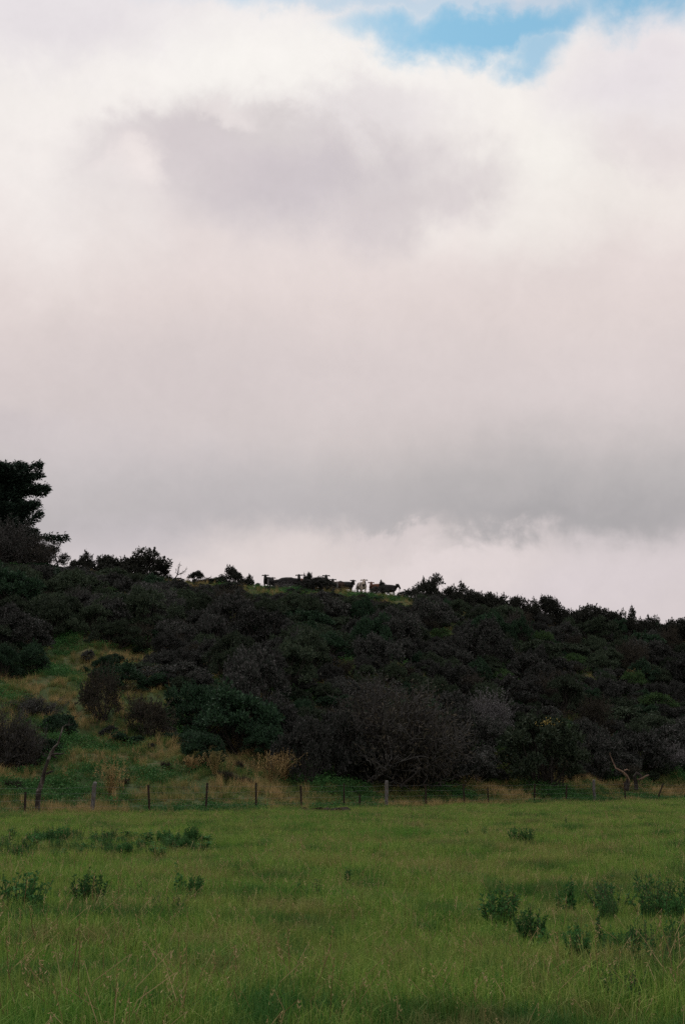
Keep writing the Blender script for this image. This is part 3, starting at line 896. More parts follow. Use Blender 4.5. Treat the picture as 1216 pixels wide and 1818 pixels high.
# everything smaller, farther or outside the view, and the undergrowth in the gaps, as one cover
uv_, umats = [], []
for kind in ('scrub', 'brown', 'twig', 'green'):
    for v in LIB[kind]:
        m_ = MB()
        for src_, mat in ((v[0], v[4]), (v[1], v[5])):
            if mat not in umats: umats.append(mat)
            vv, q, t, _ = src_.arrays(); m_.add(vv, q=q, t=t, m=umats.index(mat))
        uv_.append(m_)
OFS = {'scrub': 0, 'brown': 5, 'twig': 7, 'green': 9}; NV = {'scrub': 5, 'brown': 2, 'twig': 2, 'green': 3}
P_, R_, S_, K_ = [], [], [], []
for x, y, z, rad, ht_, kind, var in rest:
    P_.append((x, y, z)); R_.append((0, 0, r.uniform(0, 6.28))); k = rad / DIM[kind][0] * .95; S_.append((k, k, ht_ / DIM[kind][1])); K_.append(OFS[kind] + var % NV[kind])
for i in range(4200):
    x = r.uniform(-62, 62); t = r.uniform(.03, .985); fy = float(fence_y(x)); y = fy + (YR - fy) * t
    z = float(terrain(x, y)); px, py = project(x, y, z)
    if any(inside(px, py, g) for g in OPEN) or (px < -60 and t < .45): continue
    k = r.uniform(.28, .55)
    if project(x, y, z + 2.6 * k)[1] < np.interp(px, RPX, RPY) + 4: continue
    if any(y < yy - .3 and abs(px - qx) < k * 2.4 * F / y + hw and project(x, y, z + 2.6 * k)[1] < qy for qx, qy, yy, hw in special): continue
    P_.append((x, y, z - .1)); R_.append((0, 0, r.uniform(0, 6.28))); S_.append((k, k, k * r.uniform(.7, 1.1))); K_.append(int(r.choice([0, 1, 2, 3, 4, 5, 6, 9, 10])))
o = scatter('undergrowth', uv_, umats, np.array(P_), np.array(R_), np.array(S_), np.array(K_))
tag(o, kind='stuff')


# ------------------------------------------------------------------ trees at upper left
def conifer(loc, H):
    r = np.random.default_rng(77); fo, tr, br = MB(), MB(), MB()
    tube(tr, wander(r, (0, 0, -.3), (0, 0, 1), H * .93, 8, .02), np.linspace(.55, .1, 9), 9, rng=r, rough=.08)
    spec = []
    for i in range(84):
        z = H * (.08 + .9 * (i / 83) ** .9); spec.append((z, r.uniform(0, 6.283), r.uniform(4.2, 6.6) * (1.0 if z < H * .93 else .85), r.uniform(-.02, .25)))
    # the long limbs that stand out against the sky on the right
    spec += [(H * .90, -.1, 6.9, .12), (H * .93, .25, 6.8, .06), (H * .86, -.4, 6.6, .08), (H * .75, 0, 7.8, .12), (H * .71, .3, 7.4, .05), (H * .55, -.1, 7.0, .10), (H * .45, .15, 6.4, .05),
             (H * .36, 0, 7.0, .22), (H * .27, -.2, 8.6, .08), (H * .24, .05, 10.2, .10), (H * .20, .2, 8.6, .02)]
    for z, a_, L, up in spec:
        d = np.array([math.cos(a_), math.sin(a_), up])
        p = wander(r, (0, 0, z), d, L, 8, .07, .012)
        tube(br, p, np.linspace(.13, .025, 9), 4)
        m_ = int(L * 34)
        tpar = r.uniform(.12, 1, m_) ** .75
        c = np.stack([np.interp(tpar, np.linspace(0, 1, 9), p[:, j]) for j in range(3)], 1)
        sd = unit(np.cross(d, [0, 0, 1.0]))
        wd = (.25 + 1.15 * np.sin(np.clip(tpar, 0, 1) * math.pi) ** .6 * (1 - .35 * tpar))
        off = r.normal(size=(m_, 1)) * .5 * wd[:, None]
        c2 = c + sd * off + np.array([0, 0, 1]) * (r.normal(size=(m_, 1)) * .20 - .12)
        # each point carries a little spray of three leaves pointing outward and along the limb
        for k in range(4):
            ax = d * 1.0 + sd * np.sign(off) * .6 + r.normal(size=(m_, 3)) * .45
            leaf_quads(fo, c2 + r.normal(size=(m_, 3)) * .16, ax, r.uniform(.3, .62, m_), r.uniform(.10, .2, m_), r)
    for i in range(2600):                                       # inner fill close to the trunk
        pass
    n_ = 2600
    zz = r.uniform(.05, .97, n_) * H; th = r.uniform(0, 6.283, n_); rr = 4.4 * np.sqrt(r.uniform(0, 1, n_))
    leaf_quads(fo, np.stack([rr * np.cos(th), rr * np.sin(th), zz], 1), np.stack([np.cos(th), np.sin(th), r.normal(size=n_) * .3], 1), r.uniform(.3, .6, n_), r.uniform(.12, .24, n_), r)
    e = empty('conifer_tree', loc, 'big dark flat-topped conifer on the ridge, cut by the left picture edge', 'tree')
    link('trunk', tr.mesh('conifer_trunk', M_bark, True), e); link('branches', br.mesh('conifer_branches', M_bark), e); link('crown', fo.mesh('conifer_crown', M_conifer), e)


pc = at_y(-26, YR - 1)
conifer(pc, 12.9)

# windswept small tree beside it
def small_tree(loc):
    r = np.random.default_rng(31); fo, tr = MB(), MB()
    stem = np.array([(0, 0, -.2), (.05, 0, .6), (-.05, 0, 1.1), (-.3, 0, 1.7)])
    tube(tr, stem, [.13, .11, .10, .08], 7, rng=r, rough=.1)
    ends = []
    for d, L in [((-1, .1, .35), 1.7), ((.3, .1, 1), 1.6), ((.8, -.1, .55), 1.3), ((-.5, .2, 1), 1.5), ((.9, .2, .05), .9), ((1.0, 0, .9), 1.3)]:
        p = wander(r, stem[-1 if d[0] < .5 else 2], d, L, 5, .2); tube(tr, p, np.linspace(.06, .02, 6), 4)
        ends += [(p[-1], .5), (p[3], .42)]
    for c, rad in ends:
        n_ = 210; dd = unit(r.normal(size=(n_, 3)))
        leaf_quads(fo, c + dd * rad * r.uniform(0, 1, (n_, 1)) ** .5 * np.array([1, 1, .6]), dd + np.array([.3, 0, .6]), r.uniform(.1, .24, n_), r.uniform(.05, .09, n_), r)
    e = empty('windswept_tree', loc, 'small windswept tree with a pale bent trunk on the ridge beside the conifer', 'tree')
    link('trunk', tr.mesh('windswept_trunk', M_twig), e); link('crown', fo.mesh('windswept_crown', M_sky), e)


p = at_y(106, YR - 2); small_tree(p)


# ------------------------------------------------------------------ dead trees and branches
def dead_tree_ridge(loc):
    r = np.random.default_rng(41); tr, br = MB(), MB()
    stem = np.array([(-.45, 0, -.2), (-.3, 0, .5), (0, 0, .9), (.12, 0, 1.5)])
    tube(tr, stem, [.09, .08, .07, .05], 6)
    for d, L, s_ in [((.5, 0, 1), 1.0, 3), ((-.1, 0, 1), .9, 3), ((1, .1, .5), 1.3, 2), ((.9, 0, .15), 1.5, 2), ((-.8, 0, .8), .7, 2), ((.4, .3, 1.2), 1.0, 2)]:
        p = wander(r, stem[s_], d, L, 6, .28); tube(br, p, np.linspace(.042, .012, 7), 4)
        for k in range(6):
            p2 = wander(r, p[r.integers(1, 7)], np.array(d) + r.normal(size=3) * .9, L * .4, 4, .4); tube(br, p2, np.linspace(.02, .008, 5), 3)
    e = empty('dead_tree', loc, 'bare crooked dead tree silhouetted on the ridge left of the cattle', 'tree')
    link('trunk', tr.mesh('dead_trunk', M_bark), e); link('branches', br.mesh('dead_branches', M_bark), e)


dead_tree_ridge(at_y(318, YR - 2))
r = np.random.default_rng(43)
mb = MB(); p = np.array([(-.9, 0, .15), (-.3, 0, .45), (.3, 0, .55), (.75, 0, .8), (1.15, 0, .95)]); tube(mb, p, [.06, .05, .04, .035, .02], 5)
tube(mb, np.array([(.75, 0, .8), (.95, .05, .82), (1.1, .05, 1.2)]), [.03, .02, .012], 4); tube(mb, np.array([(-.3, 0, .45), (-.2, 0, .8), (.05, .1, 1.05)]), [.03, .02, .01], 4)
o = link('dead_branch', mb.mesh('dead_branch', M_bark), loc=at_y(362, YR - 1.5)); tag(o, 'bare dead branch poking up from the grassy ridge right of the dead tree', 'branch')

# leaning dead tree by the fence, traced at its own distance
def px_poly(pts, depth):
    """photo points -> points on the vertical plane at that depth, relative to the ground under the first one"""
    out = []
    for px, py in pts:
        d = ray(px, py); out.append(d * depth / d[1] + np.array([0, 0, CAMZ]))
    out = np.array(out); base = out[0].copy(); base[2] = float(terrain(base[0], base[1]))
    return out - base, base


DT = float(fence_y(-12.5)) + 1.2
q, base = px_poly([(66, 1428), (69, 1405), (75, 1388), (79, 1368), (85, 1350), (90, 1338), (94, 1328), (101, 1320), (106, 1303), (109, 1290), (115, 1286)], DT)
q[0][2] = -.2; q[:, 1] = np.array([0, .02, .05, .05, .1, .12, .2, .3, .35, .4, .45])
r = np.random.default_rng(44)
tr, br = MB(), MB()
tube(tr, q, [.115, .10, .085, .075, .068, .062, .05, .04, .03, .025, .02], 8, rng=r, rough=.22)
def dbranch(pts, rad, yofs, mb=None, sides=5):
    qq, _ = px_poly([(66, 1428)] + pts, DT); qq = qq[1:]; qq[:, 1] = yofs
    tube(br if mb is None else mb, qq, rad, sides, rng=r, rough=.15)
dbranch([(92, 1340), (102, 1338), (108, 1339), (117, 1337)], [.055, .05, .035, .02], [.1, 0, -.1, -.15])
dbranch([(83, 1374), (90, 1371), (97, 1369)], [.05, .045, .025], [.05, -.1, -.2])
dbranch([(90, 1340), (96, 1344), (100, 1346)], [.05, .04, .02], [.1, .2, .3])
dbranch([(115, 1286), (120, 1287), (120, 1278), (123, 1275)], [.028, .024, .018, .01], [.45, .4, .4, .4])
dbranch([(120, 1287), (126, 1286), (129, 1284)], [.02, .015, .008], [.4, .35, .3])
dbranch([(88, 1344), (95, 1333), (92, 1322)], [.03, .02, .01], [.12, .3, .4])
e = empty('leaning_dead_tree', base, 'leaning dead tree with peeling lichen-pale bark behind the fence at far left', 'tree')
link('trunk', tr.mesh('leaning_trunk', M_dead), e); link('branches', br.mesh('leaning_branches', M_deaddark), e)

# bent dead branch at right
DR = float(fence_y(19.5)) + 3.5
base_px = (1113, 1402)
mb, mb2 = MB(), MB()
def rb(pts, rad, yofs, m_):
    qq, b_ = px_poly([base_px] + pts, DR); qq = qq[1:]; qq[:, 1] = yofs
    tube(m_, qq, rad, 6, rng=r, rough=.18); return b_
base = rb([(1115, 1391), (1115, 1384), (1111, 1378), (1103, 1370), (1099, 1368), (1092, 1364), (1089, 1356)], [.10, .09, .10, .085, .065, .055, .04], [0, 0, -.1, -.2, -.2, -.1, 0], mb)
rb([(1089, 1356), (1086, 1348), (1083, 1340), (1083, 1336)], [.05, .04, .03, .02], [0, .1, .2, .2], mb)
rb([(1107, 1368), (1112, 1366), (1117, 1368)], [.045, .04, .02], [-.1, 0, .1], mb)
rb([(1112, 1404), (1113, 1392), (1114, 1384)], [.16, .14, .12], [0, 0, 0], mb2)
rb([(1130, 1402), (1129, 1388), (1126, 1378), (1130, 1372), (1136, 1376), (1137, 1382), (1133, 1385)], [.14, .13, .12, .11, .10, .09, .07], [.2, .2, .1, 0, 0, 0, 0], mb2)
rb([(1133, 1384), (1139, 1382), (1145, 1378), (1150, 1376)], [.08, .075, .07, .04], [0, -.1, -.2, -.25], mb)
e = empty('dead_branch', base, 'bent bare dead limb with pale orange wood beside the leaning posts at right', 'branch')
link('pale_limb', mb.mesh('pale_limb', M_pale), e); link('stump', mb2.mesh('dead_stump', M_deaddark), e)

# white broken branch in the dark thicket
p = hit(615, 1330); mb = MB(); s = p[1] / F
tube(mb, np.array([(0, 0, -.1), (.05, 0, 1.0), (.0, -.05, 1.6), (.02, -.1, 1.95), (-.08, -.1, 2.15)]), [.05, .05, .045, .04, .02], 6)
tube(mb, np.array([(.02, -.1, 1.9), (.3, -.1, 2.0), (.55, -.05, 2.05), (.8, 0, 1.98)]), [.035, .03, .02, .01], 5)
o = link('broken_branch', mb.mesh('broken_branch', M_pale), loc=(p[0], p[1] - 2.2, p[2])); tag(o, 'small pale broken branch sticking out of the dark thicket left of the leafless bush', 'branch')

# ------------------------------------------------------------------ cattle
def coat(name, c1, c2, mode='noise', scale=1.6, lo=.45, hi=.55):
    m, b = material(name)
    tc = b.n('ShaderNodeTexCoord').outputs['Object']
    c = b.mix(b.maprange(b.noise(tc, scale, 3, .5), lo, hi), tuple(c1) + (1,), tuple(c2) + (1,))
    fine = b.noise(tc, 40, 4, .6)
    c = b.vmath('SCALE', c, scale=b.math('MULTIPLY_ADD', fine, .6, .7))
    return finish(m, b, c, .75, .25, bump=fine)


C_black = coat('black_coat', (.008, .007, .007), (.014, .012, .011))
C_brown = coat('brown_coat', (.040, .020, .012), (.018, .010, .008), scale=1.2)
C_red = coat('red_coat', (.110, .045, .022), (.060, .024, .014), scale=1.2)
C_tan = coat('tan_coat', (.30, .22, .15), (.16, .10, .06), scale=1.4)
C_pied = coat('pied_coat', (.45, .38, .31), (.012, .010, .010), scale=2.3, lo=.49, hi=.51)


def cow_mesh(name, mat, yaw=0.0, head_dz=0.0, graze=False, girth=1.0):
    """one continuous body: barrel, neck, head, ears, legs and tail grown together"""
    mb = MB(); g = girth; N_ = 14
    tube(mb, [(-1.0, 0, 1.14), (-.95, 0, 1.13), (-.78, 0, 1.09), (-.45, 0, 1.03), (-.1, 0, .98), (.3, 0, .97), (.55, 0, 1.01), (.74, 0, 1.05), (.82, 0, 1.06)],
         np.array([.06, .18, .27, .31, .345, .33, .28, .19, .06]) * g, N_, flat=1.27)
    c, s = math.cos(yaw), math.sin(yaw)
    def h(x, y, z): dx = x - .62; return (.62 + dx * c - y * s, dx * s + y * c, z)
    if graze:
        tube(mb, [(.5, 0, 1.08), h(.85, 0, .98), h(1.1, 0, .7)], [.24, .19, .13], N_)
        hd = [h(1.06, 0, .78), h(1.12, 0, .68), h(1.22, 0, .5), h(1.3, 0, .3), h(1.34, 0, .18), h(1.35, 0, .13)]; ez, ex = .74, 1.08
    else:
        z0 = head_dz
        tube(mb, [(.45, 0, 1.05), h(.8, 0, 1.2 + z0 * .4), h(.98, 0, 1.38 + z0)], [.27, .2, .14], N_)
        hd = [h(.92, 0, 1.53 + z0), h(.98, 0, 1.46 + z0), h(1.09, 0, 1.33 + z0), h(1.22, 0, 1.15 + z0), h(1.31, 0, 1.02 + z0), h(1.34, 0, .96 + z0)]; ez, ex = 1.47 + z0, .95
    tube(mb, hd, [.07, .15, .145, .11, .105, .06], N_)
    for sy in (1, -1):
        tube(mb, [h(ex, .08 * sy, ez - .02), h(ex, .2 * sy, ez), h(ex - .01, .3 * sy, ez + .01), h(ex - .02, .35 * sy, ez - .05), h(ex - .02, .39 * sy, ez - .09)], [.05, .055, .075, .055, .02], 8)
        tube(mb, [(.46, .17 * sy, .98), (.46, .2 * sy, .78), (.48, .2 * sy, .52), (.47, .2 * sy, .42), (.46, .2 * sy, .14), (.49, .2 * sy, .06), (.5, .2 * sy, 0)], [.17, .14, .085, .075, .055, .065, .07], 10)
        tube(mb, [(-.62, .16 * sy, 1.0), (-.66, .19 * sy, .8), (-.72, .2 * sy, .58), (-.78, .2 * sy, .46), (-.72, .2 * sy, .15), (-.68, .2 * sy, .06), (-.67, .2 * sy, 0)], [.24, .18, .10, .08, .055, .065, .07], 10)
    tube(mb, [(-.9, 0, 1.25), (-1.03, 0, 1.2), (-1.08, .02, .9), (-1.07, .03, .6), (-1.06, .04, .42)], [.05, .05, .04, .045, .05], 8)
    ob = bpy.data.objects.new(name + '_cage', mb.mesh(name + '_cage', mat)); COL.objects.link(ob)
    rm = ob.modifiers.new('blend', 'REMESH'); rm.mode = 'VOXEL'; rm.voxel_size = .032
    sm = ob.modifiers.new('soften', 'SMOOTH'); sm.iterations = 4; sm.factor = .5
    out = bpy.data.meshes.new_from_object(ob.evaluated_get(bpy.context.evaluated_depsgraph_get())); out.name = name
    bpy.data.objects.remove(ob)
    out.materials.clear(); out.materials.append(mat)
    out.polygons.foreach_set('use_smooth', np.ones(len(out.polygons), bool))
    return out


D2 = math.radians
# px, depth, heading (deg; -90 faces the camera, 0 faces right), head yaw, scale, head lift
HERD = [
    (459, 178.5, -70, 0, .62, -.25, False, C_black, 'calf', 'lone black calf standing apart at the left end of the herd', 1.25),
    (478, 176.5, -120, 25, 1.05, 0, False, C_black, 'cow', 'black cow facing the camera at the left of the herd behind a pale post', 1.0),
    (494, 178.5, 180, 95, 1.02, .05, False, C_brown, 'cow', 'dark cow with a tan forehead just right of the leftmost adult cow', 1.0),
    (508, 177, 180, 0, 1.08, -.35, False, C_black, 'cow', 'big black cow standing side-on with its head low, left of the highest head', 1.1),
    (522, 178, 0, -95, 1.16, .16, False, C_black, 'cow', 'black cow holding its head highest of the whole herd', 1.0),
    (530, 179.5, -40, -50, 1.06, 0, False, C_red, 'cow', 'reddish cow peering out just right of the highest head', 1.0),
    (553, 178, 0, 0, 1.04, -.3, True, C_brown, 'cow', 'brown-backed cow mostly hidden behind the bush in mid-herd', 1.1),
    (581, 176.5, -100, 10, 1.14, .12, False, C_black, 'cow', 'black cow with wide ears staring at the camera in mid-herd, left of a pair', 1.0),
    (591, 178, -90, 0, 1.06, 0, False, C_black, 'cow', 'black-headed cow looking over beside the wide-eared one, at its right', 1.0),
    (598, 176, 175, 70, .95, -.1, False, C_brown, 'cow', 'dark brown cow with its head low beside the pale ridge post', 1.0),
    (606, 177.5, 80, 0, 1.03, -.3, False, C_black, 'cow', 'black cow seen from behind, legs clear against the sky', 1.05),
    (616, 177, -20, -45, 1.03, -.02, False, C_black, 'cow', 'black cow at the right end of the black group, looking right', 1.0),
    (642, 176.5, -65, -25, 1.06, .02, False, C_pied, 'cow', 'white and black patched cow facing the camera right of the leaning post', 1.0),
    (667, 177.5, 180, 95, 1.05, .02, False, C_red, 'cow', 'red-brown cow side-on with a black-eared head turned to the camera', 1.0),
    (691, 177, 0, -30, 1.03, -.08, False, C_black, 'cow', 'rightmost cow, dark, standing side-on and looking to the right', 1.0)]
for i, (px, y, hd, yw, sc_, lift, gz, mat, cat, lb, gi) in enumerate(HERD):
    o = link('calf' if cat == 'calf' else 'cow', cow_mesh('cow_body', mat, D2(yw), lift, gz, gi))
    p = at_y(px, y)
    o.location = (p[0], p[1], p[2] - .02); o.rotation_euler = (0, 0, D2(hd)); o.scale = (sc_ * 1.02, sc_ * 1.14, sc_ * 1.14)
    tag(o, lb, cat, 'herd of cattle on the ridge')


# ------------------------------------------------------------------ fences
def timber_post(h, w, r):
    mb = MB(); n = 7
    zz = np.array([-.35, 0, .25 * h, .55 * h, .85 * h, h - .02, h])
    rad = w / 2 * np.array([1.05, 1.04, 1.0, 1.02, .97, .95, .78])
    pts = np.stack([r.normal(size=n) * .008, r.normal(size=n) * .008, zz], 1)
    tube(mb, pts, rad, 9, rng=r, rough=.09)
    return mb


def steel_post(h):
    """rusty Y-section standard"""
    mb = MB()
    for k in range(3):
        a_ = k * 2 * math.pi / 3 + .4; d = np.array([math.cos(a_), math.sin(a_), 0]); n_ = np.array([-d[1], d[0], 0])
        v = []
        for z in (-.3, h):
            for s1, s2 in ((.004, -1), (.05, -1), (.05, 1), (.004, 1)): v.append(d * s1 + n_ * .009 * s2 + np.array([0, 0, z]))
        mb.add(v, q=[(0, 1, 2, 3), (7, 6, 5, 4), (0, 4, 5, 1), (1, 5, 6, 2), (2, 6, 7, 3), (3, 7, 4, 0)])
    return mb


def on_fence(px):
    yy = np.arange(38, 140, .02); d = ray(px, 1430); x = (px - 608) / F / math.cos(PITCH) * yy
    i = np.argmin(np.abs(yy - fence_y(x))); return np.array([x[i], yy[i], float(terrain(x[i], yy[i]))])


POSTS = [(-190, 't', 0, 1.3), (-95, 's', 0, 1.2), (-12, 's', 0, 1.2), (66, 's', 0, .95), (180, 't', .04, 1.33), (279, 's', 0, 1.22), (375, 's', .03, 1.3), (461, 's', 0, 1.3), (538, 's', .02, 1.15), (611, 's', 0, 1.25),
         (638, 's', 0, .7), (683, 't', 0, 1.38), (751, 's', .0, 1.2), (816, 's', 0, 1.2), (857, 's', .03, 1.0), (935, 's', .06, 1.2), (990, 's', .03, 1.1), (1038, 't', 0, 1.42), (1091, 's', .06, 1.3),
         (1145, 's', .4, 1.3), (1191, 's', .38, 1.2), (1245, 's', .1, 1.2), (1300, 't', 0, 1.35), (1360, 's', 0, 1.2)]
r = np.random.default_rng(61)
p0 = on_fence(683)
fence = empty('wire_fence', p0, 'old post and wire fence running along the foot of the scrubby hill', 'fence')
tops = []
st_mesh = {}
for px, kd, lean, h in POSTS:
    p = on_fence(px)
    if kd == 't':
        o = link('post', timber_post(h, .18, r).mesh('timber_post', M_post), fence); o['label'] = 'thick weathered grey timber post'
    else:
        me = st_mesh.get(h) or st_mesh.setdefault(h, steel_post(h).mesh('steel_post', M_steel))
        o = link('post', me, fence)
        if lean > .2: o['label'] = 'thin rusty steel post leaning far to the right'
    o.location = p - p0; lean += r.normal(0, .03); o.rotation_euler = (r.normal(0, .03), lean, r.uniform(0, 1))
    tops.append((p - p0, lean, max(h, 1.1)))
for hz in (1.16, .9, .62, .35):
    mb = MB(); pts = []
    for i, (p, ln, h) in enumerate(tops):
        k = min(hz, h)
        pts.append(p + np.array([math.sin(ln) * k, 0, math.cos(ln) * k]))
        if i + 1 < len(tops):
            q2 = tops[i + 1][0] + np.array([math.sin(tops[i + 1][1]) * hz, 0, math.cos(tops[i + 1][1]) * min(hz, tops[i + 1][2])])
            for f in (.33, .67): pts.append(pts[-1 if f == .33 else -2] * (1 - f) + q2 * f - np.array([0, 0, .03 + .02 * r.uniform()]))
    pts = np.array(pts)
    tube(mb, pts, np.full(len(pts), .0035), 3)
    link('wire', mb.mesh('wire', M_wire), fence)

# the remains of a fence on the ridge among the cattle
pr0 = at_y(599, YR - .5)
rf = empty('ridge_fence', pr0, 'sagging old fence of pale posts along the ridge in front of the cattle', 'fence')
tp = []
for px, h, w, lean in [(477, 1.25, .13, .03), (539, 1.1, .1, 0), (599, 1.35, .15, 0), (629, 1.1, .07, .28), (708, 1.1, .07, 0), (733, 1.05, .07, 0)]:
    p = at_y(px, YR - .5)
    o = link('post', timber_post(h, w, r).mesh('ridge_post', M_fpost), rf); o.location = p - pr0; o.rotation_euler = (0, lean, 0)
    if lean > .2: o['label'] = 'thin post leaning to the right'
    tp.append(p - pr0 + np.array([math.sin(lean) * h * .9, 0, h * .9]))
for dz in (0, -.35, -.65):
    mb = MB(); tube(mb, np.array(tp) + np.array([0, 0, dz]), np.full(len(tp), .006), 3); link('wire', mb.mesh('ridge_wire', M_wire), rf)

# ------------------------------------------------------------------ field weeds
def weed_mesh(seed, W_, H_, stems, leaves, lsize, spire=False):
    r = np.random.default_rng(seed); fo, st = MB(), MB()
    for i in range(stems):
        a_ = r.uniform(0, 6.283); rr = W_ / 2 * math.sqrt(r.uniform(0, 1))
        top = np.array([rr * math.cos(a_), rr * math.sin(a_), H_ * r.uniform(.65, 1.05) * (1 - .3 * (rr / (W_ / 2)) ** 2)])
        p = np.array([top * np.array([.5, .5, 0]), top * np.array([.7, .7, .5]), top])
        tube(st, p, [.006, .005, .003], 3)
        m_ = leaves; t = r.uniform(.12, 1.02, m_)
        c = np.stack([np.interp(t, [0, .5, 1], p[:, j]) for j in range(3)], 1)
        th = r.uniform(0, 6.283, m_)
        ax = np.stack([np.cos(th), np.sin(th), r.uniform(-.1, .9, m_)], 1)
        L = lsize * r.uniform(.6, 1.3, m_) * (1.15 - .6 * t)
        leaf_quads(fo, c, ax, L, L * .45, r)
    return fo.mesh('weed_leaves', M_weed), st.mesh('weed_stems', M_weedstem)


M_weed = leaf_mat('weed_leaves', [(.022, .080, .022), (.038, .115, .030), (.066, .155, .044)], .25, .1, .6)
M_weedstem = plain('weed_stem', (.045, .055, .02), .8)
WV = {'mound': [weed_mesh(500 + i, .55, .5, 22 + 5 * i, 16 + 3 * i, .06 + .014 * i) for i in range(4)], 'spire': [weed_mesh(510 + i, .16 + .05 * i, .65, 3 + i, 26, .06 + .016 * i) for i in range(4)],
      'clump': [weed_mesh(520 + i, .8, .5, 22 + 4 * i, 16, .055 + .014 * i) for i in range(4)]}
WD = {'mound': (.55, .5), 'spire': (.26, .65), 'clump': (.8, .5)}
WL = [('mound', 157, 1622, 68, 58, 'densest dark green rounded weed in the field at left', None),
      ('clump', 40, 1636, 110, 92, 'wide loose dark weed clump near the left edge of the field', None),
      ('mound', 0, 1636, 40, 70, 'dark weed cut by the left edge of the field', None),
      ('clump', 300, 1632, 76, 44, 'low wide dark green weed right of the rounded one in the field', None),
      ('spire', 315, 1604, 22, 60, 'tall single-stemmed weed standing above the low wide one in the field', None),
      ('mound', 346, 1606, 34, 40, 'small bushy weed right of the tall single-stemmed one at left', None),
      ('spire', 253, 1600, 16, 36, 'short upright weed left of the tall single-stemmed one', None),
      ('spire', 561, 1606, 24, 40, 'upright dark weed alone in the middle of the field', None),
      ('spire', 532, 1598, 14, 28, 'thin weed just left of the lone upright one in mid-field', None),
      ('spire', 616, 1580, 18, 34, 'slim upright weed right of the lone upright one in mid-field', None),
      ('mound', 914, 1506, 26, 32, 'dark weed far out in the field, left one of a touching pair', None),
      ('mound', 937, 1506, 28, 30, 'dark weed far out in the field, right one of a touching pair', None),
      ('spire', 832, 1492, 20, 26, 'distant upright weed left of the touching pair', None),
      ('spire', 857, 1492, 16, 24, 'distant slim weed between the upright one and the touching pair', None),
      ('spire', 884, 1490, 14, 22, 'distant small weed just left of the touching pair', None),
      ('spire', 1002, 1470, 16, 22, 'smallest distant weed right of the touching pair', None),
      ('clump', 1085, 1625, 110, 50, 'broad low dark weed at the left of the right-hand patch', None),
      ('clump', 1160, 1640, 110, 90, 'tallest broad weed of the dark patch at the right edge', None),
      ('clump', 1210, 1625, 60, 60, 'dark weed cut by the right edge of the field', None),
      ('spire', 1012, 1632, 24, 64, 'tall slim weed left of the right-hand dark patch', None),
      ('spire', 990, 1628, 18, 34, 'short slim weed beside the tall one left of the right-hand patch', None),
      ('mound', 885, 1660, 70, 58, 'loose mid green weed in the right half of the field', None),
      ('spire', 908, 1622, 26, 28, 'small dark weed above the loose mid green one', None),
      ('mound', 942, 1690, 60, 50, 'dark jagged weed in the foreground right of centre', None),
      ('spire', 962, 1702, 26, 40, 'narrow weed at the right foot of the dark jagged one', None),
      ('mound', 1026, 1728, 50, 56, 'dark compact weed nearest the camera right of centre', None),
      ('spire', 1070, 1700, 34, 60, 'upright weed just left of the foreground patch at right', None),
      ('clump', 1150, 1740, 120, 90, 'big loose dark weed patch in the foreground at right', None),
      ('clump', 1205, 1715, 70, 76, 'dark weed in the foreground cut by the right edge', None),
      ('clump', 1110, 1800, 90, 56, 'low weed in the lower right corner of the field', None)]
r = np.random.default_rng(71)
for i in range(110):          # the band of weeds across the left of the field
    px = r.uniform(-10, 375); py = 1494 + r.uniform(0, 52) * (1 - px / 600) - 6 * math.sin(px / 60)
    WL.append((str(r.choice(['spire', 'mound', 'clump'])), px, py, r.uniform(14, 40), r.uniform(12, 32), 'dark green weed in the dense band across the left of the field', 'weeds of the dense band at left'))
for i in range(34):
    px = r.uniform(1060, 1230); py = r.uniform(1595, 1775)
    WL.append((str(r.choice(['spire', 'mound'])), px, py, r.uniform(18, 42), r.uniform(14, 42), 'dark green weed among the scattered ones of the right-hand patch', 'weeds of the right-hand patch'))
for kd, px, py, w, h, lb, g in WL:
    p = hit(px, py, 3.0); s = math.hypot(p[0], p[1]) / F
    v = WV[kd][int(r.integers(0, 4))]
    if kd == 'clump': h *= .78
    e = empty('field_weed', p, lb, 'weed', g, r.uniform(0, 6.28), (w * s / WD[kd][0], w * s / WD[kd][0], (h * s + (.15 if px > 860 and py > 1590 else .10)) / WD[kd][1]))
    link('leaves', v[0], e); link('stems', v[1], e)

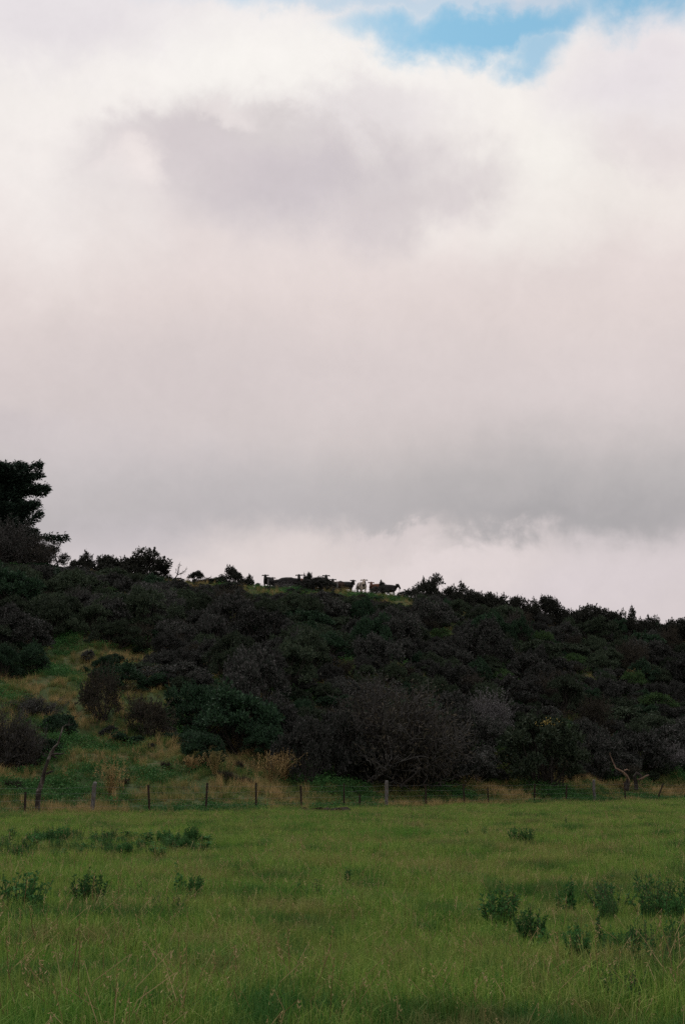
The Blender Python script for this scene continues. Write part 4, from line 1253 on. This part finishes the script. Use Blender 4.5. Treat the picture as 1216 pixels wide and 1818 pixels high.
# dry seed plant behind the left timber post, and tall straw by the round bush
def dry_plant(px, py, w, h, lb, n=70):
    p = hit(px, py); s = p[1] / F; mb = MB(); mb2 = MB(); r = np.random.default_rng(int(px))
    for i in range(n):
        top = np.array([r.normal() * w * s * .32, r.normal() * .15, h * s * r.uniform(.55, 1)])
        pp = np.array([top * np.array([.15, .2, 0]), top * np.array([.5, .5, .55]), top]); tube(mb, pp, [.008, .007, .004], 3)
        k = 8; leaf_quads(mb2, top - np.array([0, 0, 1]) * r.uniform(0, .25 * h * s, (k, 1)), r.normal(size=(k, 3)) + np.array([0, 0, .8]), .09, .03, r)
    e = empty('dry_plant', p, lb, 'plant'); link('stems', mb.mesh('dry_stems', M_hdry), e); link('seed_heads', mb2.mesh('seed_heads', M_hdry), e)


dry_plant(198, 1412, 50, 58, 'brown dried seed plant standing behind the left timber post')
dry_plant(382, 1375, 34, 42, 'pale straw clump at the foot of the isolated round green bush')
dry_plant(340, 1372, 30, 30, 'straw tussock at the left foot of the isolated round green bush')
dry_plant(480, 1392, 60, 56, 'tall tan grass clump at the left end of the dark thicket')
dry_plant(505, 1390, 40, 60, 'tall tan reeds against the dark thicket edge')
dry_plant(1112, 1408, 50, 26, 'reddish dry grass at the foot of the bent dead limb')
dry_plant(1128, 1216, 26, 30, 'tan dry plant in the scrub of the right slope', 40)

# bare dark hollow in the grass beyond the field, in front of the fence
p = hit(572, 1443)
ang = np.linspace(0, 6.283, 28, endpoint=False); r = np.random.default_rng(81)
v = [(0, 0, .02)]; q = []
for ring, (k, z) in enumerate(((.5, .05), (1.0, .16), (1.25, -.05))):
    for a_ in ang:
        j = 1 + .25 * math.sin(3 * a_ + ring) + r.normal() * .08
        v.append((1.05 * k * j * math.cos(a_) + .25 * math.sin(a_), .9 * k * j * math.sin(a_), z * (1 + r.normal() * .3)))
t = [(0, 1 + i, 1 + (i + 1) % 28) for i in range(28)]
for ring in range(2):
    for i in range(28):
        k = (i + 1) % 28; q.append((1 + ring * 28 + i, 1 + (ring + 1) * 28 + i, 1 + (ring + 1) * 28 + k, 1 + ring * 28 + k))
o = link('mud_patch', MB().add(v, q=q, t=t).mesh('mud_patch', M_mud), loc=p + np.array([0, 0, .02])); tag(o, kind='structure')
bpy.context.view_layer.update()
